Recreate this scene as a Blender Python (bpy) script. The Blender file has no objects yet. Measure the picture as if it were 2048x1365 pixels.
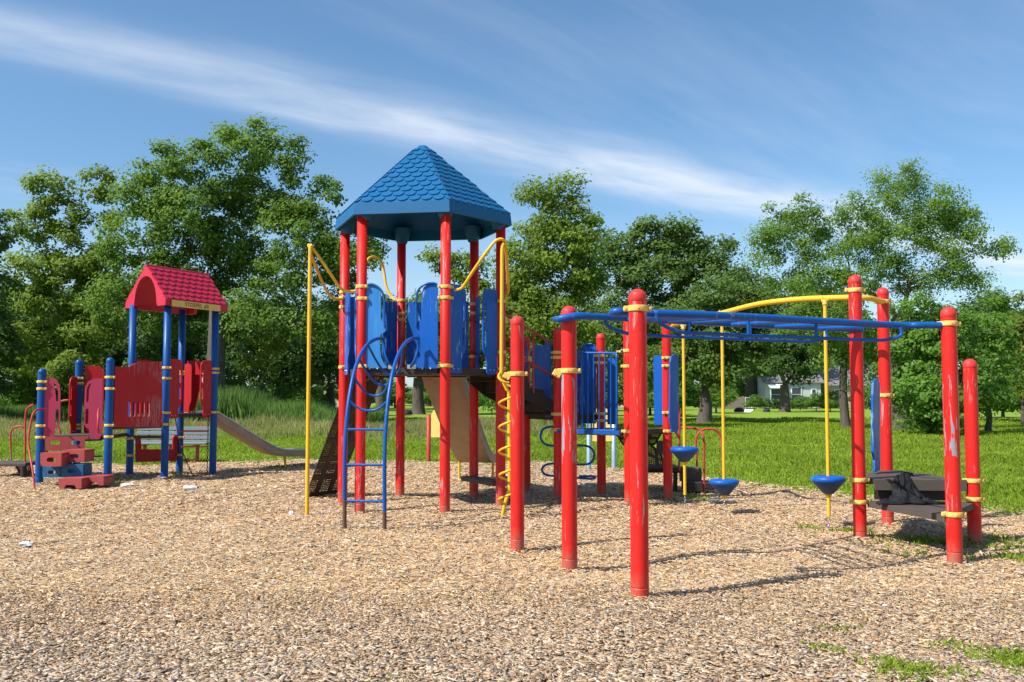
import bpy, math, random
import numpy as np
from mathutils import Vector
from mathutils.geometry import tessellate_polygon
random.seed(7); rng = np.random.default_rng(7)
R = math.radians
sc = bpy.context.scene
# ------------------------------------------------------------ camera
F, PIT, H = 1895.8, 0.0575, 1.4216          # focal length in photo pixels, upward tilt, eye height
cam_d = bpy.data.cameras.new('camera'); cam = bpy.data.objects.new('camera', cam_d)
sc.collection.objects.link(cam); sc.camera = cam
cam.location = (0, 0, H); cam.rotation_euler = (math.pi/2 + PIT, 0, 0)
cam_d.sensor_width = 36; cam_d.lens = F/2048*36; cam_d.clip_end = 3000
# ------------------------------------------------------------ light
SUN_DIR = Vector((1.8, 1.05, -2.26)).normalized()      # direction the light travels
SUN_EL = math.asin(-SUN_DIR.z)
SUN_AZ = math.atan2(-SUN_DIR.x, -SUN_DIR.y)             # clockwise from +Y
sun_d = bpy.data.lights.new('sun', 'SUN'); sun_d.energy = 5.0; sun_d.angle = R(0.5); sun_d.color = (1, .95, .87)
sun = bpy.data.objects.new('sun', sun_d); sc.collection.objects.link(sun)
sun.rotation_euler = SUN_DIR.to_track_quat('-Z', 'Y').to_euler(); sun.location = (-20, -10, 30)
sc.view_settings.view_transform = 'Standard'; sc.view_settings.look = 'None'
sc.view_settings.gamma = 1; sc.view_settings.use_curve_mapping = False
sc.view_settings.exposure = 0.58
try:
    sc.cycles.max_bounces = 6; sc.cycles.transparent_max_bounces = 12; sc.cycles.transmission_bounces = 4
    sc.cycles.use_adaptive_sampling = True
except Exception: pass

# ------------------------------------------------------------ node helpers
class NT:
    def __init__(s, tree): s.t = tree; s.n = tree.nodes; s.l = tree.links
    def new(s, typ, **kw):
        nd = s.n.new(typ)
        for k, v in kw.items():
            if k == 'ins':
                for i, x in v.items():
                    if hasattr(x, 'is_output') or isinstance(x, bpy.types.NodeSocket): s.l.new(x, nd.inputs[i])
                    else: nd.inputs[i].default_value = x
            else: setattr(nd, k, v)
        return nd
    def math(s, op, a, b=0.0, clamp=False):
        nd = s.n.new('ShaderNodeMath'); nd.operation = op; nd.use_clamp = clamp
        for i, x in enumerate((a, b)):
            if isinstance(x, bpy.types.NodeSocket): s.l.new(x, nd.inputs[i])
            else: nd.inputs[i].default_value = x
        return nd.outputs[0]
    def ramp(s, fac, stops, interp='LINEAR'):
        nd = s.n.new('ShaderNodeValToRGB'); s.l.new(fac, nd.inputs[0]); cr = nd.color_ramp; cr.interpolation = interp
        while len(cr.elements) < len(stops): cr.elements.new(.5)
        for e, (p, c) in zip(cr.elements, stops):
            e.position = p; e.color = (c, c, c, 1) if not hasattr(c, '__len__') else (*c, 1)
        return nd.outputs[0]
    def mix(s, fac, a, b, mode='MIX'):
        nd = s.n.new('ShaderNodeMix'); nd.data_type = 'RGBA'; nd.blend_type = mode
        for i, x in ((0, fac), (6, a), (7, b)):
            if isinstance(x, bpy.types.NodeSocket): s.l.new(x, nd.inputs[i])
            else: nd.inputs[i].default_value = x if i == 0 else (*x[:3], 1)
        return nd.outputs[2]
    def mapr(s, v, a, b, c, d):
        nd = s.n.new('ShaderNodeMapRange'); s.l.new(v, nd.inputs[0])
        for i, x in enumerate((a, b, c, d)): nd.inputs[i+1].default_value = x
        return nd.outputs[0]
    def noise(s, vec, scale, detail=3, rough=.5, dist=0):
        nd = s.n.new('ShaderNodeTexNoise'); s.l.new(vec, nd.inputs['Vector'])
        nd.inputs['Scale'].default_value = scale; nd.inputs['Detail'].default_value = detail
        nd.inputs['Roughness'].default_value = rough; nd.inputs['Distortion'].default_value = dist
        return nd.outputs[0]
    def scalev(s, vec, v, rot=(0, 0, 0), loc=(0, 0, 0)):
        nd = s.n.new('ShaderNodeMapping'); s.l.new(vec, nd.inputs[0])
        nd.inputs['Scale'].default_value = v; nd.inputs['Rotation'].default_value = rot; nd.inputs['Location'].default_value = loc
        return nd.outputs[0]
def newmat(name):
    m = bpy.data.materials.new(name); m.use_nodes = True; t = NT(m.node_tree)
    b = t.n['Principled BSDF']; return m, t, b
def objco(t): return t.n.new('ShaderNodeTexCoord').outputs['Object']

# ------------------------------------------------------------ sky
def pixdir(px, py):
    u, v = px-1024, py-682.5
    return Vector((u, F*math.cos(PIT)+v*math.sin(PIT), F*math.sin(PIT)-v*math.cos(PIT))).normalized()
w = bpy.data.worlds.new('World'); sc.world = w; w.use_nodes = True
t = NT(w.node_tree); bg = t.n['Background']
sky = t.new('ShaderNodeTexSky', sky_type='NISHITA', sun_disc=False, sun_elevation=SUN_EL, sun_rotation=SUN_AZ, altitude=150, air_density=1.0, dust_density=0.9, ozone_density=2.5)
gen = t.n.new('ShaderNodeTexCoord').outputs['Generated']
sep = t.new('ShaderNodeSeparateXYZ', ins={0: gen})
zz = t.math('MAXIMUM', sep.outputs[2], 0.03)
px = t.math('DIVIDE', sep.outputs[0], zz); py = t.math('DIVIDE', sep.outputs[1], zz)
pc = t.new('ShaderNodeCombineXYZ', ins={0: px, 1: py}).outputs[0]      # position on a flat cloud layer
def lay(a, b): d = pixdir(a, b); return Vector((d.x/d.z, d.y/d.z))
a_, b_ = lay(150, 95), lay(1500, 400)
ddir = (b_-a_).normalized(); ang = math.atan2(ddir.y, ddir.x)
nrm = Vector((-ddir.y, ddir.x)); off = a_.dot(nrm)
# signed distance across the streak and position along it
def lin(v, c): return t.math('ADD', t.math('ADD', t.math('MULTIPLY', px, v.x), t.math('MULTIPLY', py, v.y)), -c)
across = lin(nrm, off); along = lin(ddir, a_.dot(ddir))
str_co = t.new('ShaderNodeCombineXYZ', ins={0: t.math('MULTIPLY', along, .35), 1: across}).outputs[0]
n1 = t.noise(str_co, 1.1, 5, .55, .4); n2 = t.noise(str_co, 3.6, 7, .55, .4)
wob = t.math('ADD', across, t.math('MULTIPLY', t.math('SUBTRACT', n1, .5), .55))
wid = t.mapr(along, 0.0, 6.5, .17, .46)
band = t.math('DIVIDE', wob, wid)
band = t.math('MULTIPLY', band, band)
band = t.math('EXPONENT', t.math('MULTIPLY', band, -1.0))
band = t.math('MULTIPLY', band, t.mapr(along, -2.5, 2.5, .35, 1.0))
band = t.math('MULTIPLY', band, t.mapr(n2, .3, .68, .25, 1.0))
str2 = t.scalev(str_co, (1.0, 1.0, 1), loc=(5.3, 2.2, 0))
wisp = t.math('MULTIPLY', t.mapr(t.noise(str2, .55, 7, .6, .9), .50, .80, 0, .32), t.mapr(n2, .3, .7, .5, 1))
cl = t.math('ADD', t.math('MULTIPLY', band, .86), wisp, True)
# thin white veil close to the horizon
veil = t.mapr(sep.outputs[2], .02, .20, .42, 0.0)
cl = t.math('MAXIMUM', cl, veil)
skyc = t.mix(1.0, sky.outputs[0], (.80, 1.01, 1.10), 'MULTIPLY')
col = t.mix(cl, skyc, (6.0, 6.5, 7.2))
t.l.new(col, bg.inputs[0]); bg.inputs[1].default_value = 0.100

# ------------------------------------------------------------ geometry helpers
def Wp(px, py, Y):
    d = pixdir(px, py); k = Y/d.y
    return Vector((d.x*k, Y, H+d.z*k))
MOUNDS = [(-1.869, 11.732), (-.814, 11.572), (-.148, 12.406), (-.536, 13.399), (-1.591, 13.559), (-2.257, 12.726), (.05, 8.88), (.47, 7.82), (.886, 6.66), (3.40, 9.35), (3.76, 8.14), (4.46, 9.23), (4.13, 10.51), (.63, 12.99), (1.52, 12.38), (2.15, 13.16), (-6.05, 16.6), (-6.81, 16.98), (-6.63, 15.64)]
HOLLOWS = [(-1.57, 9.95, .45), (-2.43, 11.4, .35), (3.45, 10.2, .3), (2.6, 11.6, .35), (2.25, 12.2, .3), (1.3, 7.9, .5), (-.5, 16.9, .5)]
def gz(x, y):      # gentle unevenness of the chip bed, heaped at the posts and scooped where feet land
    q = 0
    for a, b in MOUNDS: q = q+.012*np.exp(-((x-a)**2+(y-b)**2)/.03)
    for a, b, r in HOLLOWS: q = q-.03*np.exp(-((x-a)**2+(y-b)**2)/r**2)
    return q+.022*np.sin(x*1.1+.7)*np.cos(y*.9+.3)+.014*np.sin(x*2.7+y*1.9)+.006*np.sin(x*6.1-y*4.7)
class MB:
    def __init__(s): s.v = []; s.f = []; s.sm = []; s.mi = []
    def add(s, vs, fs, smooth=False, mi=0):
        o = len(s.v); s.v += [tuple(v) for v in vs]; s.f += [tuple(i+o for i in f) for f in fs]
        s.sm += [smooth]*len(fs); s.mi += [mi]*len(fs); return s
    def box(s, c, size, rz=0, rx=0, ry=0, bev=0, mi=0):
        from mathutils import Euler
        hx, hy, hz = size[0]/2, size[1]/2, size[2]/2; M = Euler((rx, ry, rz)).to_matrix(); c = Vector(c)
        if bev <= 0:
            P = [(a*hx, b*hy, d*hz) for a in (-1, 1) for b in (-1, 1) for d in (-1, 1)]
            fs = [(0, 1, 3, 2), (4, 6, 7, 5), (0, 4, 5, 1), (2, 3, 7, 6), (0, 2, 6, 4), (1, 5, 7, 3)]
            return s.add([c+M@Vector(p) for p in P], fs, mi=mi)
        b = min(bev, hx*.9, hy*.9, hz*.9)
        P = []; idx = {}
        for a in (-1, 1):
            for e in (-1, 1):
                for d in (-1, 1):
                    for ax in range(3):
                        p = [a*hx, e*hy, d*hz]
                        for k in range(3):
                            if k != ax: p[k] -= b*(a, e, d)[k]
                        idx[(a, e, d, ax)] = len(P); P.append(c+M@Vector(p))
        fs = []
        for ax in range(3):
            o1, o2 = [k for k in range(3) if k != ax]
            for sg in (-1, 1):
                q = []
                for (u, v) in ((-1, -1), (1, -1), (1, 1), (-1, 1)):
                    k = [0, 0, 0]; k[ax] = sg; k[o1] = u; k[o2] = v; q.append(idx[(*k, ax)])
                fs.append(q)
        for ax in range(3):                       # edges parallel to ax
            o1, o2 = [k for k in range(3) if k != ax]
            for u in (-1, 1):
                for v in (-1, 1):
                    k1 = [0]*3; k2 = [0]*3; k1[ax] = -1; k2[ax] = 1
                    for k in (k1, k2): k[o1] = u; k[o2] = v
                    fs.append([idx[(*k1, o1)], idx[(*k2, o1)], idx[(*k2, o2)], idx[(*k1, o2)]])
        for a in (-1, 1):
            for e in (-1, 1):
                for d in (-1, 1): fs.append([idx[(a, e, d, 0)], idx[(a, e, d, 1)], idx[(a, e, d, 2)]])
        return s.add(P, fs, mi=mi)
    def tube(s, pts, r, seg=10, curve=0, closed=False, caps=True, mi=0, taper=None):
        P = [Vector(p) for p in pts]
        if curve: P = smooth_path(P, curve, closed)
        n = len(P); rr = [r]*n if taper is None else [r+(taper-r)*i/(n-1) for i in range(n)]
        if hasattr(r, '__len__'): rr = [np.interp(i/(n-1)*(len(r)-1), range(len(r)), r) for i in range(n)]
        T = []
        for i in range(n):
            if closed: d = P[(i+1) % n]-P[i-1]
            else: d = P[min(i+1, n-1)]-P[max(i-1, 0)]
            T.append(d.normalized() if d.length > 1e-9 else Vector((0, 0, 1)))
        a = Vector((0, 0, 1)) if abs(T[0].z) < .9 else Vector((1, 0, 0))
        u = T[0].cross(a).normalized(); vs = []
        for i in range(n):
            u = (u-T[i]*u.dot(T[i])).normalized(); v = T[i].cross(u)
            for k in range(seg):
                an = 2*math.pi*k/seg; vs.append(P[i]+(u*math.cos(an)+v*math.sin(an))*rr[i])
        fs = []
        for i in range(n if closed else n-1):
            j = (i+1) % n
            for k in range(seg): fs.append((i*seg+k, i*seg+(k+1) % seg, j*seg+(k+1) % seg, j*seg+k))
        s.add(vs, fs, True, mi)
        if caps and not closed:
            s.add(vs[:seg], [tuple(range(seg))[::-1]], False, mi); s.add(vs[-seg:], [tuple(range(seg))], False, mi)
        return s
    def lathe(s, prof, c, seg=24, axis=None, mi=0, smooth=True, a0=0, a1=2*math.pi):
        c = Vector(c); q = None
        if axis is not None: q = Vector((0, 0, 1)).rotation_difference(Vector(axis).normalized())
        vs = []
        for r, z in prof:
            for k in range(seg):
                an = 2*math.pi*k/seg; p = Vector((r*math.cos(an), r*math.sin(an), z))
                vs.append(c+(q@p if q else p))
        fs = []
        for i in range(len(prof)-1):
            for k in range(seg): fs.append((i*seg+k, i*seg+(k+1) % seg, (i+1)*seg+(k+1) % seg, (i+1)*seg+k))
        return s.add(vs, fs, smooth, mi)
    def plate(s, outer, holes, A, B, th, mi=0, off=0):
        """outline in (distance along A->B, height); extruded to thickness th"""
        A = Vector((A[0], A[1], 0)); B = Vector((B[0], B[1], 0)); d = (B-A).normalized(); n = Vector((d.y, -d.x, 0))
        loops = [outer]+list(holes)
        tri = tessellate_polygon([[Vector((p[0], p[1], 0)) for p in lp] for lp in loops])
        flat = [p for lp in loops for p in lp]
        fr = [A+d*p[0]+n*(off+th/2)+Vector((0, 0, p[1])) for p in flat]
        bk = [A+d*p[0]+n*(off-th/2)+Vector((0, 0, p[1])) for p in flat]
        s.add(fr, [tuple(x) for x in tri], False, mi); s.add(bk, [tuple(x)[::-1] for x in tri], False, mi)
        o = 0
        for lp in loops:
            m = len(lp); vs = [fr[o+i] for i in range(m)]+[bk[o+i] for i in range(m)]
            s.add(vs, [(i, (i+1) % m, m+(i+1) % m, m+i) for i in range(m)], False, mi); o += m
        return s
    def build(s, name, mat, parent=None, fix=True):
        me = bpy.data.meshes.new(name); off = Vector((0, 0, 0)); p = parent
        while p is not None: off += p.location; p = p.parent
        me.from_pydata([(v[0]-off.x, v[1]-off.y, v[2]-off.z) for v in s.v], [], s.f)
        me.polygons.foreach_set('use_smooth', s.sm); me.polygons.foreach_set('material_index', s.mi)
        for m in (mat if isinstance(mat, (list, tuple)) else [mat]): me.materials.append(m)
        if fix:
            import bmesh
            bm = bmesh.new(); bm.from_mesh(me); bmesh.ops.recalc_face_normals(bm, faces=bm.faces); bm.to_mesh(me); bm.free()
        me.update(); o = bpy.data.objects.new(name, me); sc.collection.objects.link(o)
        if parent is not None: o.parent = parent
        return o
def smooth_path(P, k, closed=False):
    n = len(P); out = []
    for i in range(n if closed else n-1):
        p0 = P[i-1] if (closed or i > 0) else P[0]*2-P[1]
        p1 = P[i]; p2 = P[(i+1) % n]
        p3 = P[(i+2) % n] if (closed or i+2 < n) else P[-1]*2-P[-2]
        for j in range(k):
            u = j/k
            out.append(.5*((2*p1)+(p2-p0)*u+(2*p0-5*p1+4*p2-p3)*u*u+(3*p1-p0-3*p2+p3)*u**3))
    if not closed: out.append(P[-1])
    return out
def rounded(pts, r, k=5):
    """round the corners of a 2D outline; r is a number or one per corner"""
    out = []; n = len(pts)
    for i, p in enumerate(pts):
        rr = r[i] if hasattr(r, '__len__') else r
        p = Vector((p[0], p[1])); a = Vector(pts[i-1][:2])-p; b = Vector(pts[(i+1) % n][:2])-p
        m = min(rr, a.length*.48, b.length*.48)
        if m < 1e-4: out.append((p.x, p.y)); continue
        q0 = p+a.normalized()*m; q1 = p+b.normalized()*m
        for j in range(k+1):
            u = j/k; q = q0*(1-u)**2+p*2*u*(1-u)+q1*u*u; out.append((q.x, q.y))
    return out
def slot(x0, z0, x1, z1, k=6):
    """stadium shaped hole"""
    w, h = x1-x0, z1-z0; r = min(w, h)/2; out = []
    for cx, cz, s0 in ((x1-r, z1-r, 0), (x0+r, z1-r, 90), (x0+r, z0+r, 180), (x1-r, z0+r, 270)):
        for j in range(k):
            an = R(s0+90*j/(k-1)); out.append((cx+r*math.cos(an), cz+r*math.sin(an)))
    q = [out[0]]
    for p in out[1:]:
        if math.hypot(p[0]-q[-1][0], p[1]-q[-1][1]) > 1e-4: q.append(p)
    if math.hypot(q[0][0]-q[-1][0], q[0][1]-q[-1][1]) < 1e-4: q.pop()
    return q
def onplane(A, B):
    """maker of (distance along AB, height) for a photo point lying on the upright plane through A and B"""
    A = Vector((A[0], A[1], 0)); B = Vector((B[0], B[1], 0)); d = (B-A).normalized(); n = Vector((d.y, -d.x, 0))
    C = Vector((0, 0, H))
    def f(px, py):
        r = pixdir(px, py); k = (A-C).dot(n)/r.dot(n); P = C+r*k
        return ((P-A).dot(d), P.z)
    return f
def tag(o, label=None, cat=None, group=None, kind=None):
    if label: o['label'] = label
    if cat: o['category'] = cat
    if group: o['group'] = group
    if kind: o['kind'] = kind
    return o
def empty(name, loc, label=None, cat=None, group=None):
    o = bpy.data.objects.new(name, None); sc.collection.objects.link(o); o.location = loc; o.empty_display_size = .2
    return tag(o, label, cat, group)
def npmesh(name, verts, faces, mat, cols=None, parent=None, smooth=False):
    """fast mesh from arrays; faces (n,k)"""
    me = bpy.data.meshes.new(name); nv = len(verts); nf, k = faces.shape
    if parent is not None: verts = verts-np.array(parent.location)
    me.vertices.add(nv); me.vertices.foreach_set('co', verts.astype(np.float32).ravel())
    me.loops.add(nf*k); me.loops.foreach_set('vertex_index', faces.astype(np.int32).ravel())
    me.polygons.add(nf); me.polygons.foreach_set('loop_start', np.arange(0, nf*k, k, dtype=np.int32))
    me.polygons.foreach_set('loop_total', np.full(nf, k, dtype=np.int32))
    if smooth: me.polygons.foreach_set('use_smooth', np.ones(nf, dtype=bool))
    if cols is not None:
        at = me.color_attributes.new('tint', 'FLOAT_COLOR', 'POINT')
        c4 = np.ones((nv, 4), np.float32); c4[:, :3] = cols; at.data.foreach_set('color', c4.ravel())
    me.materials.append(mat); me.update(calc_edges=True)
    o = bpy.data.objects.new(name, me); sc.collection.objects.link(o)
    if parent is not None: o.parent = parent
    return o

# ------------------------------------------------------------ materials
def paint(name, col, rough=.32, fade=None, fade_amt=.25, scratch=0, scr_col=(.35, .33, .33), bump=.03, coat=.03, scale=(9, 9, 1.2), dirt=0):
    m, t, b = newmat(name); co = objco(t)
    n = t.noise(t.scalev(co, scale), 1.0, 4, .6)
    c = t.mix(t.mapr(n, .35, .8, 0, fade_amt*.6), col, fade or tuple(min(1, x*1.25+.03) for x in col))
    g = t.noise(co, 2.3, 5, .65)
    c = t.mix(t.mapr(g, .55, .8, 0, .22), c, tuple(x*.55 for x in col))
    if scratch:
        s1 = t.noise(t.scalev(co, (34, 34, 3.2)), 1.0, 5, .7, .5); s2 = t.noise(co, 1.7, 2)
        k = t.math('MULTIPLY', t.mapr(s1, .63-scratch*.08, .67-scratch*.08, 0, 1), t.mapr(s2, .52-scratch*.05, .62, 0, 1))
        c = t.mix(t.math('MINIMUM', t.math('MAXIMUM', k, 0), .85), c, scr_col)
    if dirt:
        zs = t.new('ShaderNodeSeparateXYZ', ins={0: co}).outputs[2]
        dk_ = t.math('MULTIPLY', t.mapr(zs, .03, .22, dirt, 0), t.mapr(t.noise(t.scalev(co, (22, 22, 9)), 1, 5, .7), .35, .6, .15, 1))
        c = t.mix(dk_, c, (.24, .17, .11))
    t.l.new(c, b.inputs['Base Color'])
    t.l.new(t.mapr(g, .3, .8, rough-.05, rough+.22), b.inputs['Roughness'])
    b.inputs['Coat Weight'].default_value = coat; b.inputs['Specular IOR Level'].default_value = .28; b.inputs['Coat Roughness'].default_value = .25
    if bump:
        bp = t.new('ShaderNodeBump', ins={0: bump, 1: .01, 2: t.noise(co, 60, 3)}); t.l.new(bp.outputs[0], b.inputs['Normal'])
    return m
M = {}
def worn_post():
    m = paint('red_powder_coat_scraped', (.60, .014, .010), .4, (.66, .04, .03), .3, .9, (.42, .30, .29), dirt=.75); t = NT(m.node_tree); b = t.n['Principled BSDF']
    old = b.inputs['Base Color'].links[0].from_socket; co = objco(t); sp = t.new('ShaderNodeSeparateXYZ', ins={0: co})
    nz = t.noise(t.scalev(co, (30, 30, 2.2)), 1.0, 5, .65, .6); win = t.math('MULTIPLY', t.mapr(sp.outputs[2], .5, 1.25, 0, 1), t.mapr(sp.outputs[2], 1.45, 1.75, 1, 0))
    k = t.math('MULTIPLY', t.math('GREATER_THAN', nz, .565), win); k = t.math('GREATER_THAN', t.math('ADD', k, t.math('MULTIPLY', t.noise(co, 14, 3), .4)), .72)
    c = t.mix(k, old, (.25, .27, .30)); t.l.new(c, b.inputs['Base Color']); return m
M['red'] = paint('red_powder_coat', (.62, .014, .010), .4, (.66, .04, .03), .35, .75, (.40, .26, .25), dirt=.75)
M['red_worn'] = paint('red_powder_coat_worn', (.60, .014, .010), .4, (.62, .07, .06), .5, 1.6, (.38, .33, .33))
M['red_worn'] = worn_post()
M['letter'] = paint('brown_lettering', (.16, .08, .03), .6, bump=0)
M['redcap'] = paint('faded_red_cap', (.60, .03, .028), .45, (.62, .09, .08), .4)
M['redrail'] = paint('dull_red_rail', (.42, .035, .03), .4, (.45, .09, .07), .5, .5)
M['yellow'] = paint('yellow_paint', (.74, .42, .02), .38, (.78, .50, .10), .4, .5, (.25, .18, .1))
M['yclamp'] = paint('pale_yellow_clamp', (.72, .46, .10), .42, (.78, .60, .28), .5, .5, (.3, .2, .1))
M['yboard'] = paint('pale_yellow_board', (.80, .64, .17), .5, (.85, .72, .3), .4)
M['blue'] = paint('blue_tube_paint', (.003, .075, .32), .33, (.01, .11, .38), .4, .4, (.12, .2, .3))
M['bluep'] = paint('blue_panel_plastic', (.002, .085, .40), .42, (.004, .12, .46), .5, .7, (.30, .45, .55), scale=(14, 14, 1.0))
M['bluew'] = paint('blue_panel_plastic_weathered', (.01, .15, .48), .42, (.10, .34, .60), .9, 1.6, (.45, .55, .6), scale=(22, 22, 1.2))
M['bluepost'] = paint('blue_post_paint', (.002, .065, .26), .36, (.01, .10, .33), .4)
M['roofblue'] = paint('blue_roof_plastic', (.002, .097, .245), .5, (.004, .115, .28), .5, 0, scale=(1.5, 1.5, 1.5), coat=.1)
M['roofred'] = paint('rose_red_roof_plastic', (.50, .014, .05), .48, (.52, .05, .09), .5, 0, scale=(1.5, 1.5, 1.5), coat=.1)
M['redscr'] = paint('red_panel_scratched', (.42, .006, .012), .45, (.44, .02, .02), .3, 1.5, (.33, .20, .21), scale=(9, 9, 1.2))
M['pinkp'] = paint('faded_pink_panel', (.42, .035, .09), .5, (.46, .07, .13), .6, .4, (.25, .03, .06))
M['redp'] = paint('red_panel_plastic', (.42, .006, .012), .45, (.44, .02, .02), .3, .5, (.30, .12, .12))
M['stepred'] = paint('worn_red_step', (.36, .055, .055), .55, (.42, .12, .10), .7, .5, (.2, .04, .04), scale=(4, 4, 4))
M['stepblue'] = paint('worn_blue_step', (.012, .09, .20), .5, (.05, .14, .26), .7, .5, (.03, .06, .1), scale=(4, 4, 4))
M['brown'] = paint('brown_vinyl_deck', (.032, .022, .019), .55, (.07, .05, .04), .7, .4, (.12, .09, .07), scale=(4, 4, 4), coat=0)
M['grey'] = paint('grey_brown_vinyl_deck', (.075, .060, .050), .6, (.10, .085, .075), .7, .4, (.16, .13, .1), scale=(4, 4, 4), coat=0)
M['bench'] = paint('grey_recycled_plank', (.17, .195, .215), .65, (.23, .25, .27), .5, scale=(2, 9, 9), coat=0)
M['podd'] = paint('blue_pod_underside', (.015, .05, .15), .4, (.02, .07, .2), .4)
M['cloth'] = paint('black_cloth', (.006, .0065, .008), .7, (.02, .02, .025), .4, coat=0)
M['white'] = paint('white_litter', (.62, .64, .68), .4, (.8, .8, .8), .3)
M['dark'] = paint('dark_opening', (.02, .02, .02), .6, coat=0)
M['bolt'] = paint('steel_bolt', (.5, .5, .5), .3); M['bolt'].node_tree.nodes['Principled BSDF'].inputs['Metallic'].default_value = .9
def metal(name, c1, c2, rough):
    m, t, b = newmat(name); co = objco(t)
    n = t.noise(t.scalev(co, (3, 3, 3)), 2, 6, .65, .3)
    c = t.mix(t.mapr(n, .3, .7, 0, 1), c1, c2); n2 = t.noise(co, 16, 4, .7)
    c = t.mix(t.mapr(n2, .55, .75, 0, .4), c, tuple(x*.6 for x in c1))
    t.l.new(c, b.inputs['Base Color']); b.inputs['Metallic'].default_value = .35; b.inputs['Roughness'].default_value = rough
    return m
M['slide'] = metal('slide_steel', (.42, .42, .42), (.5, .48, .45), .32)
M['slideu'] = metal('slide_underside', (.30, .20, .13), (.40, .28, .19), .65); M['slideu'].node_tree.nodes['Principled BSDF'].inputs['Metallic'].default_value = 0
M['galv'] = metal('galvanised_post', (.25, .36, .5), (.35, .45, .55), .45)
def perforated():
    m, t, b = newmat('perforated_brown_plate'); co = objco(t)
    b.inputs['Base Color'].default_value = (.045, .026, .02, 1); b.inputs['Roughness'].default_value = .5
    at = t.new('ShaderNodeAttribute', attribute_name='tint'); sp = t.new('ShaderNodeSeparateColor', ins={0: at.outputs[0]})
    fx = t.math('SUBTRACT', t.math('FRACT', t.math('MULTIPLY', sp.outputs[0], 1/.03)), .5)
    fy = t.math('SUBTRACT', t.math('FRACT', t.math('MULTIPLY', sp.outputs[1], 1/.03)), .5)
    rr = t.math('SQRT', t.math('ADD', t.math('MULTIPLY', fx, fx), t.math('MULTIPLY', fy, fy)))
    gx = t.math('LESS_THAN', t.math('FRACT', t.math('MULTIPLY', sp.outputs[0], 1/.24)), .76)
    gy = t.math('LESS_THAN', t.math('FRACT', t.math('MULTIPLY', sp.outputs[1], 1/.30)), .80)
    hole = t.math('MULTIPLY', t.math('MULTIPLY', t.math('LESS_THAN', rr, .30), gx), gy)
    t.l.new(t.math('SUBTRACT', 1.0, hole), b.inputs['Alpha'])
    return m
M['perf'] = perforated()
def leafmat(name, c1, c2, tr=.35, rough=.45):
    m, t, b = newmat(name); geo = t.new('ShaderNodeNewGeometry'); co = objco(t)
    c = t.mix(geo.outputs['Random Per Island'], c1, c2)
    c = t.mix(t.mapr(t.noise(co, .35, 3), .35, .65, 0, .5), c, tuple(x*.7 for x in c1))
    t.l.new(c, b.inputs['Base Color']); b.inputs['Roughness'].default_value = rough+.1
    b.inputs['Specular IOR Level'].default_value = .15
    tl = t.new('ShaderNodeBsdfTranslucent'); t.l.new(t.mix(.5, c, tuple(min(1, x*1.6) for x in c2)), tl.inputs[0])
    ms = t.new('ShaderNodeMixShader', ins={0: tr, 1: b.outputs[0], 2: tl.outputs[0]})
    t.l.new(ms.outputs[0], t.n['Material Output'].inputs[0]); return m
M['oak'] = leafmat('oak_leaf', (.085, .165, .025), (.20, .315, .05), .42)
M['plane'] = leafmat('broad_leaf', (.10, .165, .02), (.25, .34, .05), .45)
M['maple'] = leafmat('maple_leaf', (.072, .135, .028), (.175, .265, .06), .42)
M['dense'] = leafmat('dark_leaf', (.045, .095, .02), (.11, .19, .04), .38)
M['locust'] = leafmat('locust_leaf', (.11, .20, .03), (.25, .38, .07), .5)
M['shrub'] = leafmat('shrub_leaf', (.07, .155, .022), (.18, .32, .05), .45)
M['lime'] = leafmat('light_leaf', (.10, .15, .02), (.22, .28, .04), .45)
M['blade'] = leafmat('grass_blade', (.15, .235, .016), (.31, .40, .045), .35, .5)
M['dry'] = leafmat('dry_grass_blade', (.22, .25, .07), (.46, .43, .20), .3, .6)
M['reed'] = leafmat('reed_blade', (.08, .17, .035), (.19, .31, .07), .35, .5)
def bark():
    m, t, b = newmat('bark'); co = objco(t)
    n = t.noise(t.scalev(co, (6, 6, 1.2)), 2, 6, .7, .3)
    t.l.new(t.ramp(n, [(.3, (.035, .028, .022)), (.7, (.13, .105, .085))]), b.inputs['Base Color']); b.inputs['Roughness'].default_value = .9
    bp = t.new('ShaderNodeBump', ins={0: .8, 1: .05, 2: n}); t.l.new(bp.outputs[0], b.inputs['Normal']); return m
M['bark'] = bark()
# ------------------------------------------------------------ ground, chip bed
EDGE = [(-40, 20.5), (-16, 20), (-11, 20.4), (-8, 19.8), (-5, 20.6), (-3, 20.9), (-1, 20.8), (.4, 20.2), (1.7, 19.4), (2.6, 17.6), (3.3, 16.1), (4.2, 14.9), (5.0, 13.4), (5.7, 12.1), (6.2, 11.4), (7.2, 10.9), (9, 10.4), (40, 9)]
def edge_y(x): return np.interp(x, [p[0] for p in EDGE], [p[1] for p in EDGE])
def lawn_material():
    m, t, b = newmat('lawn'); co = objco(t)
    n1 = t.noise(co, .22, 4, .6); n2 = t.noise(t.scalev(co, (1, .45, 1)), 7, 6, .75); n3 = t.noise(co, 45, 3, .8)
    c = t.ramp(n2, [(.25, (.125, .20, .014)), (.5, (.18, .27, .02)), (.75, (.24, .33, .035))])
    c = t.mix(t.mapr(n1, .35, .65, 0, .55), c, (.23, .33, .04))
    c = t.mix(t.mapr(n3, .45, .7, 0, .35), c, (.09, .16, .014))
    t.l.new(c, b.inputs['Base Color']); b.inputs['Roughness'].default_value = .75; b.inputs['Specular IOR Level'].default_value = .2
    bp = t.new('ShaderNodeBump', ins={0: .9, 1: .08, 2: n2}); t.l.new(bp.outputs[0], b.inputs['Normal']); return m
g = MB(); s = 900
g.add([(-s, -60, -.06), (s, -60, -.06), (s, 1500, -.06), (-s, 1500, -.06)], [(0, 1, 2, 3)])
ground = tag(g.build('ground', lawn_material()), kind='structure')
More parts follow.
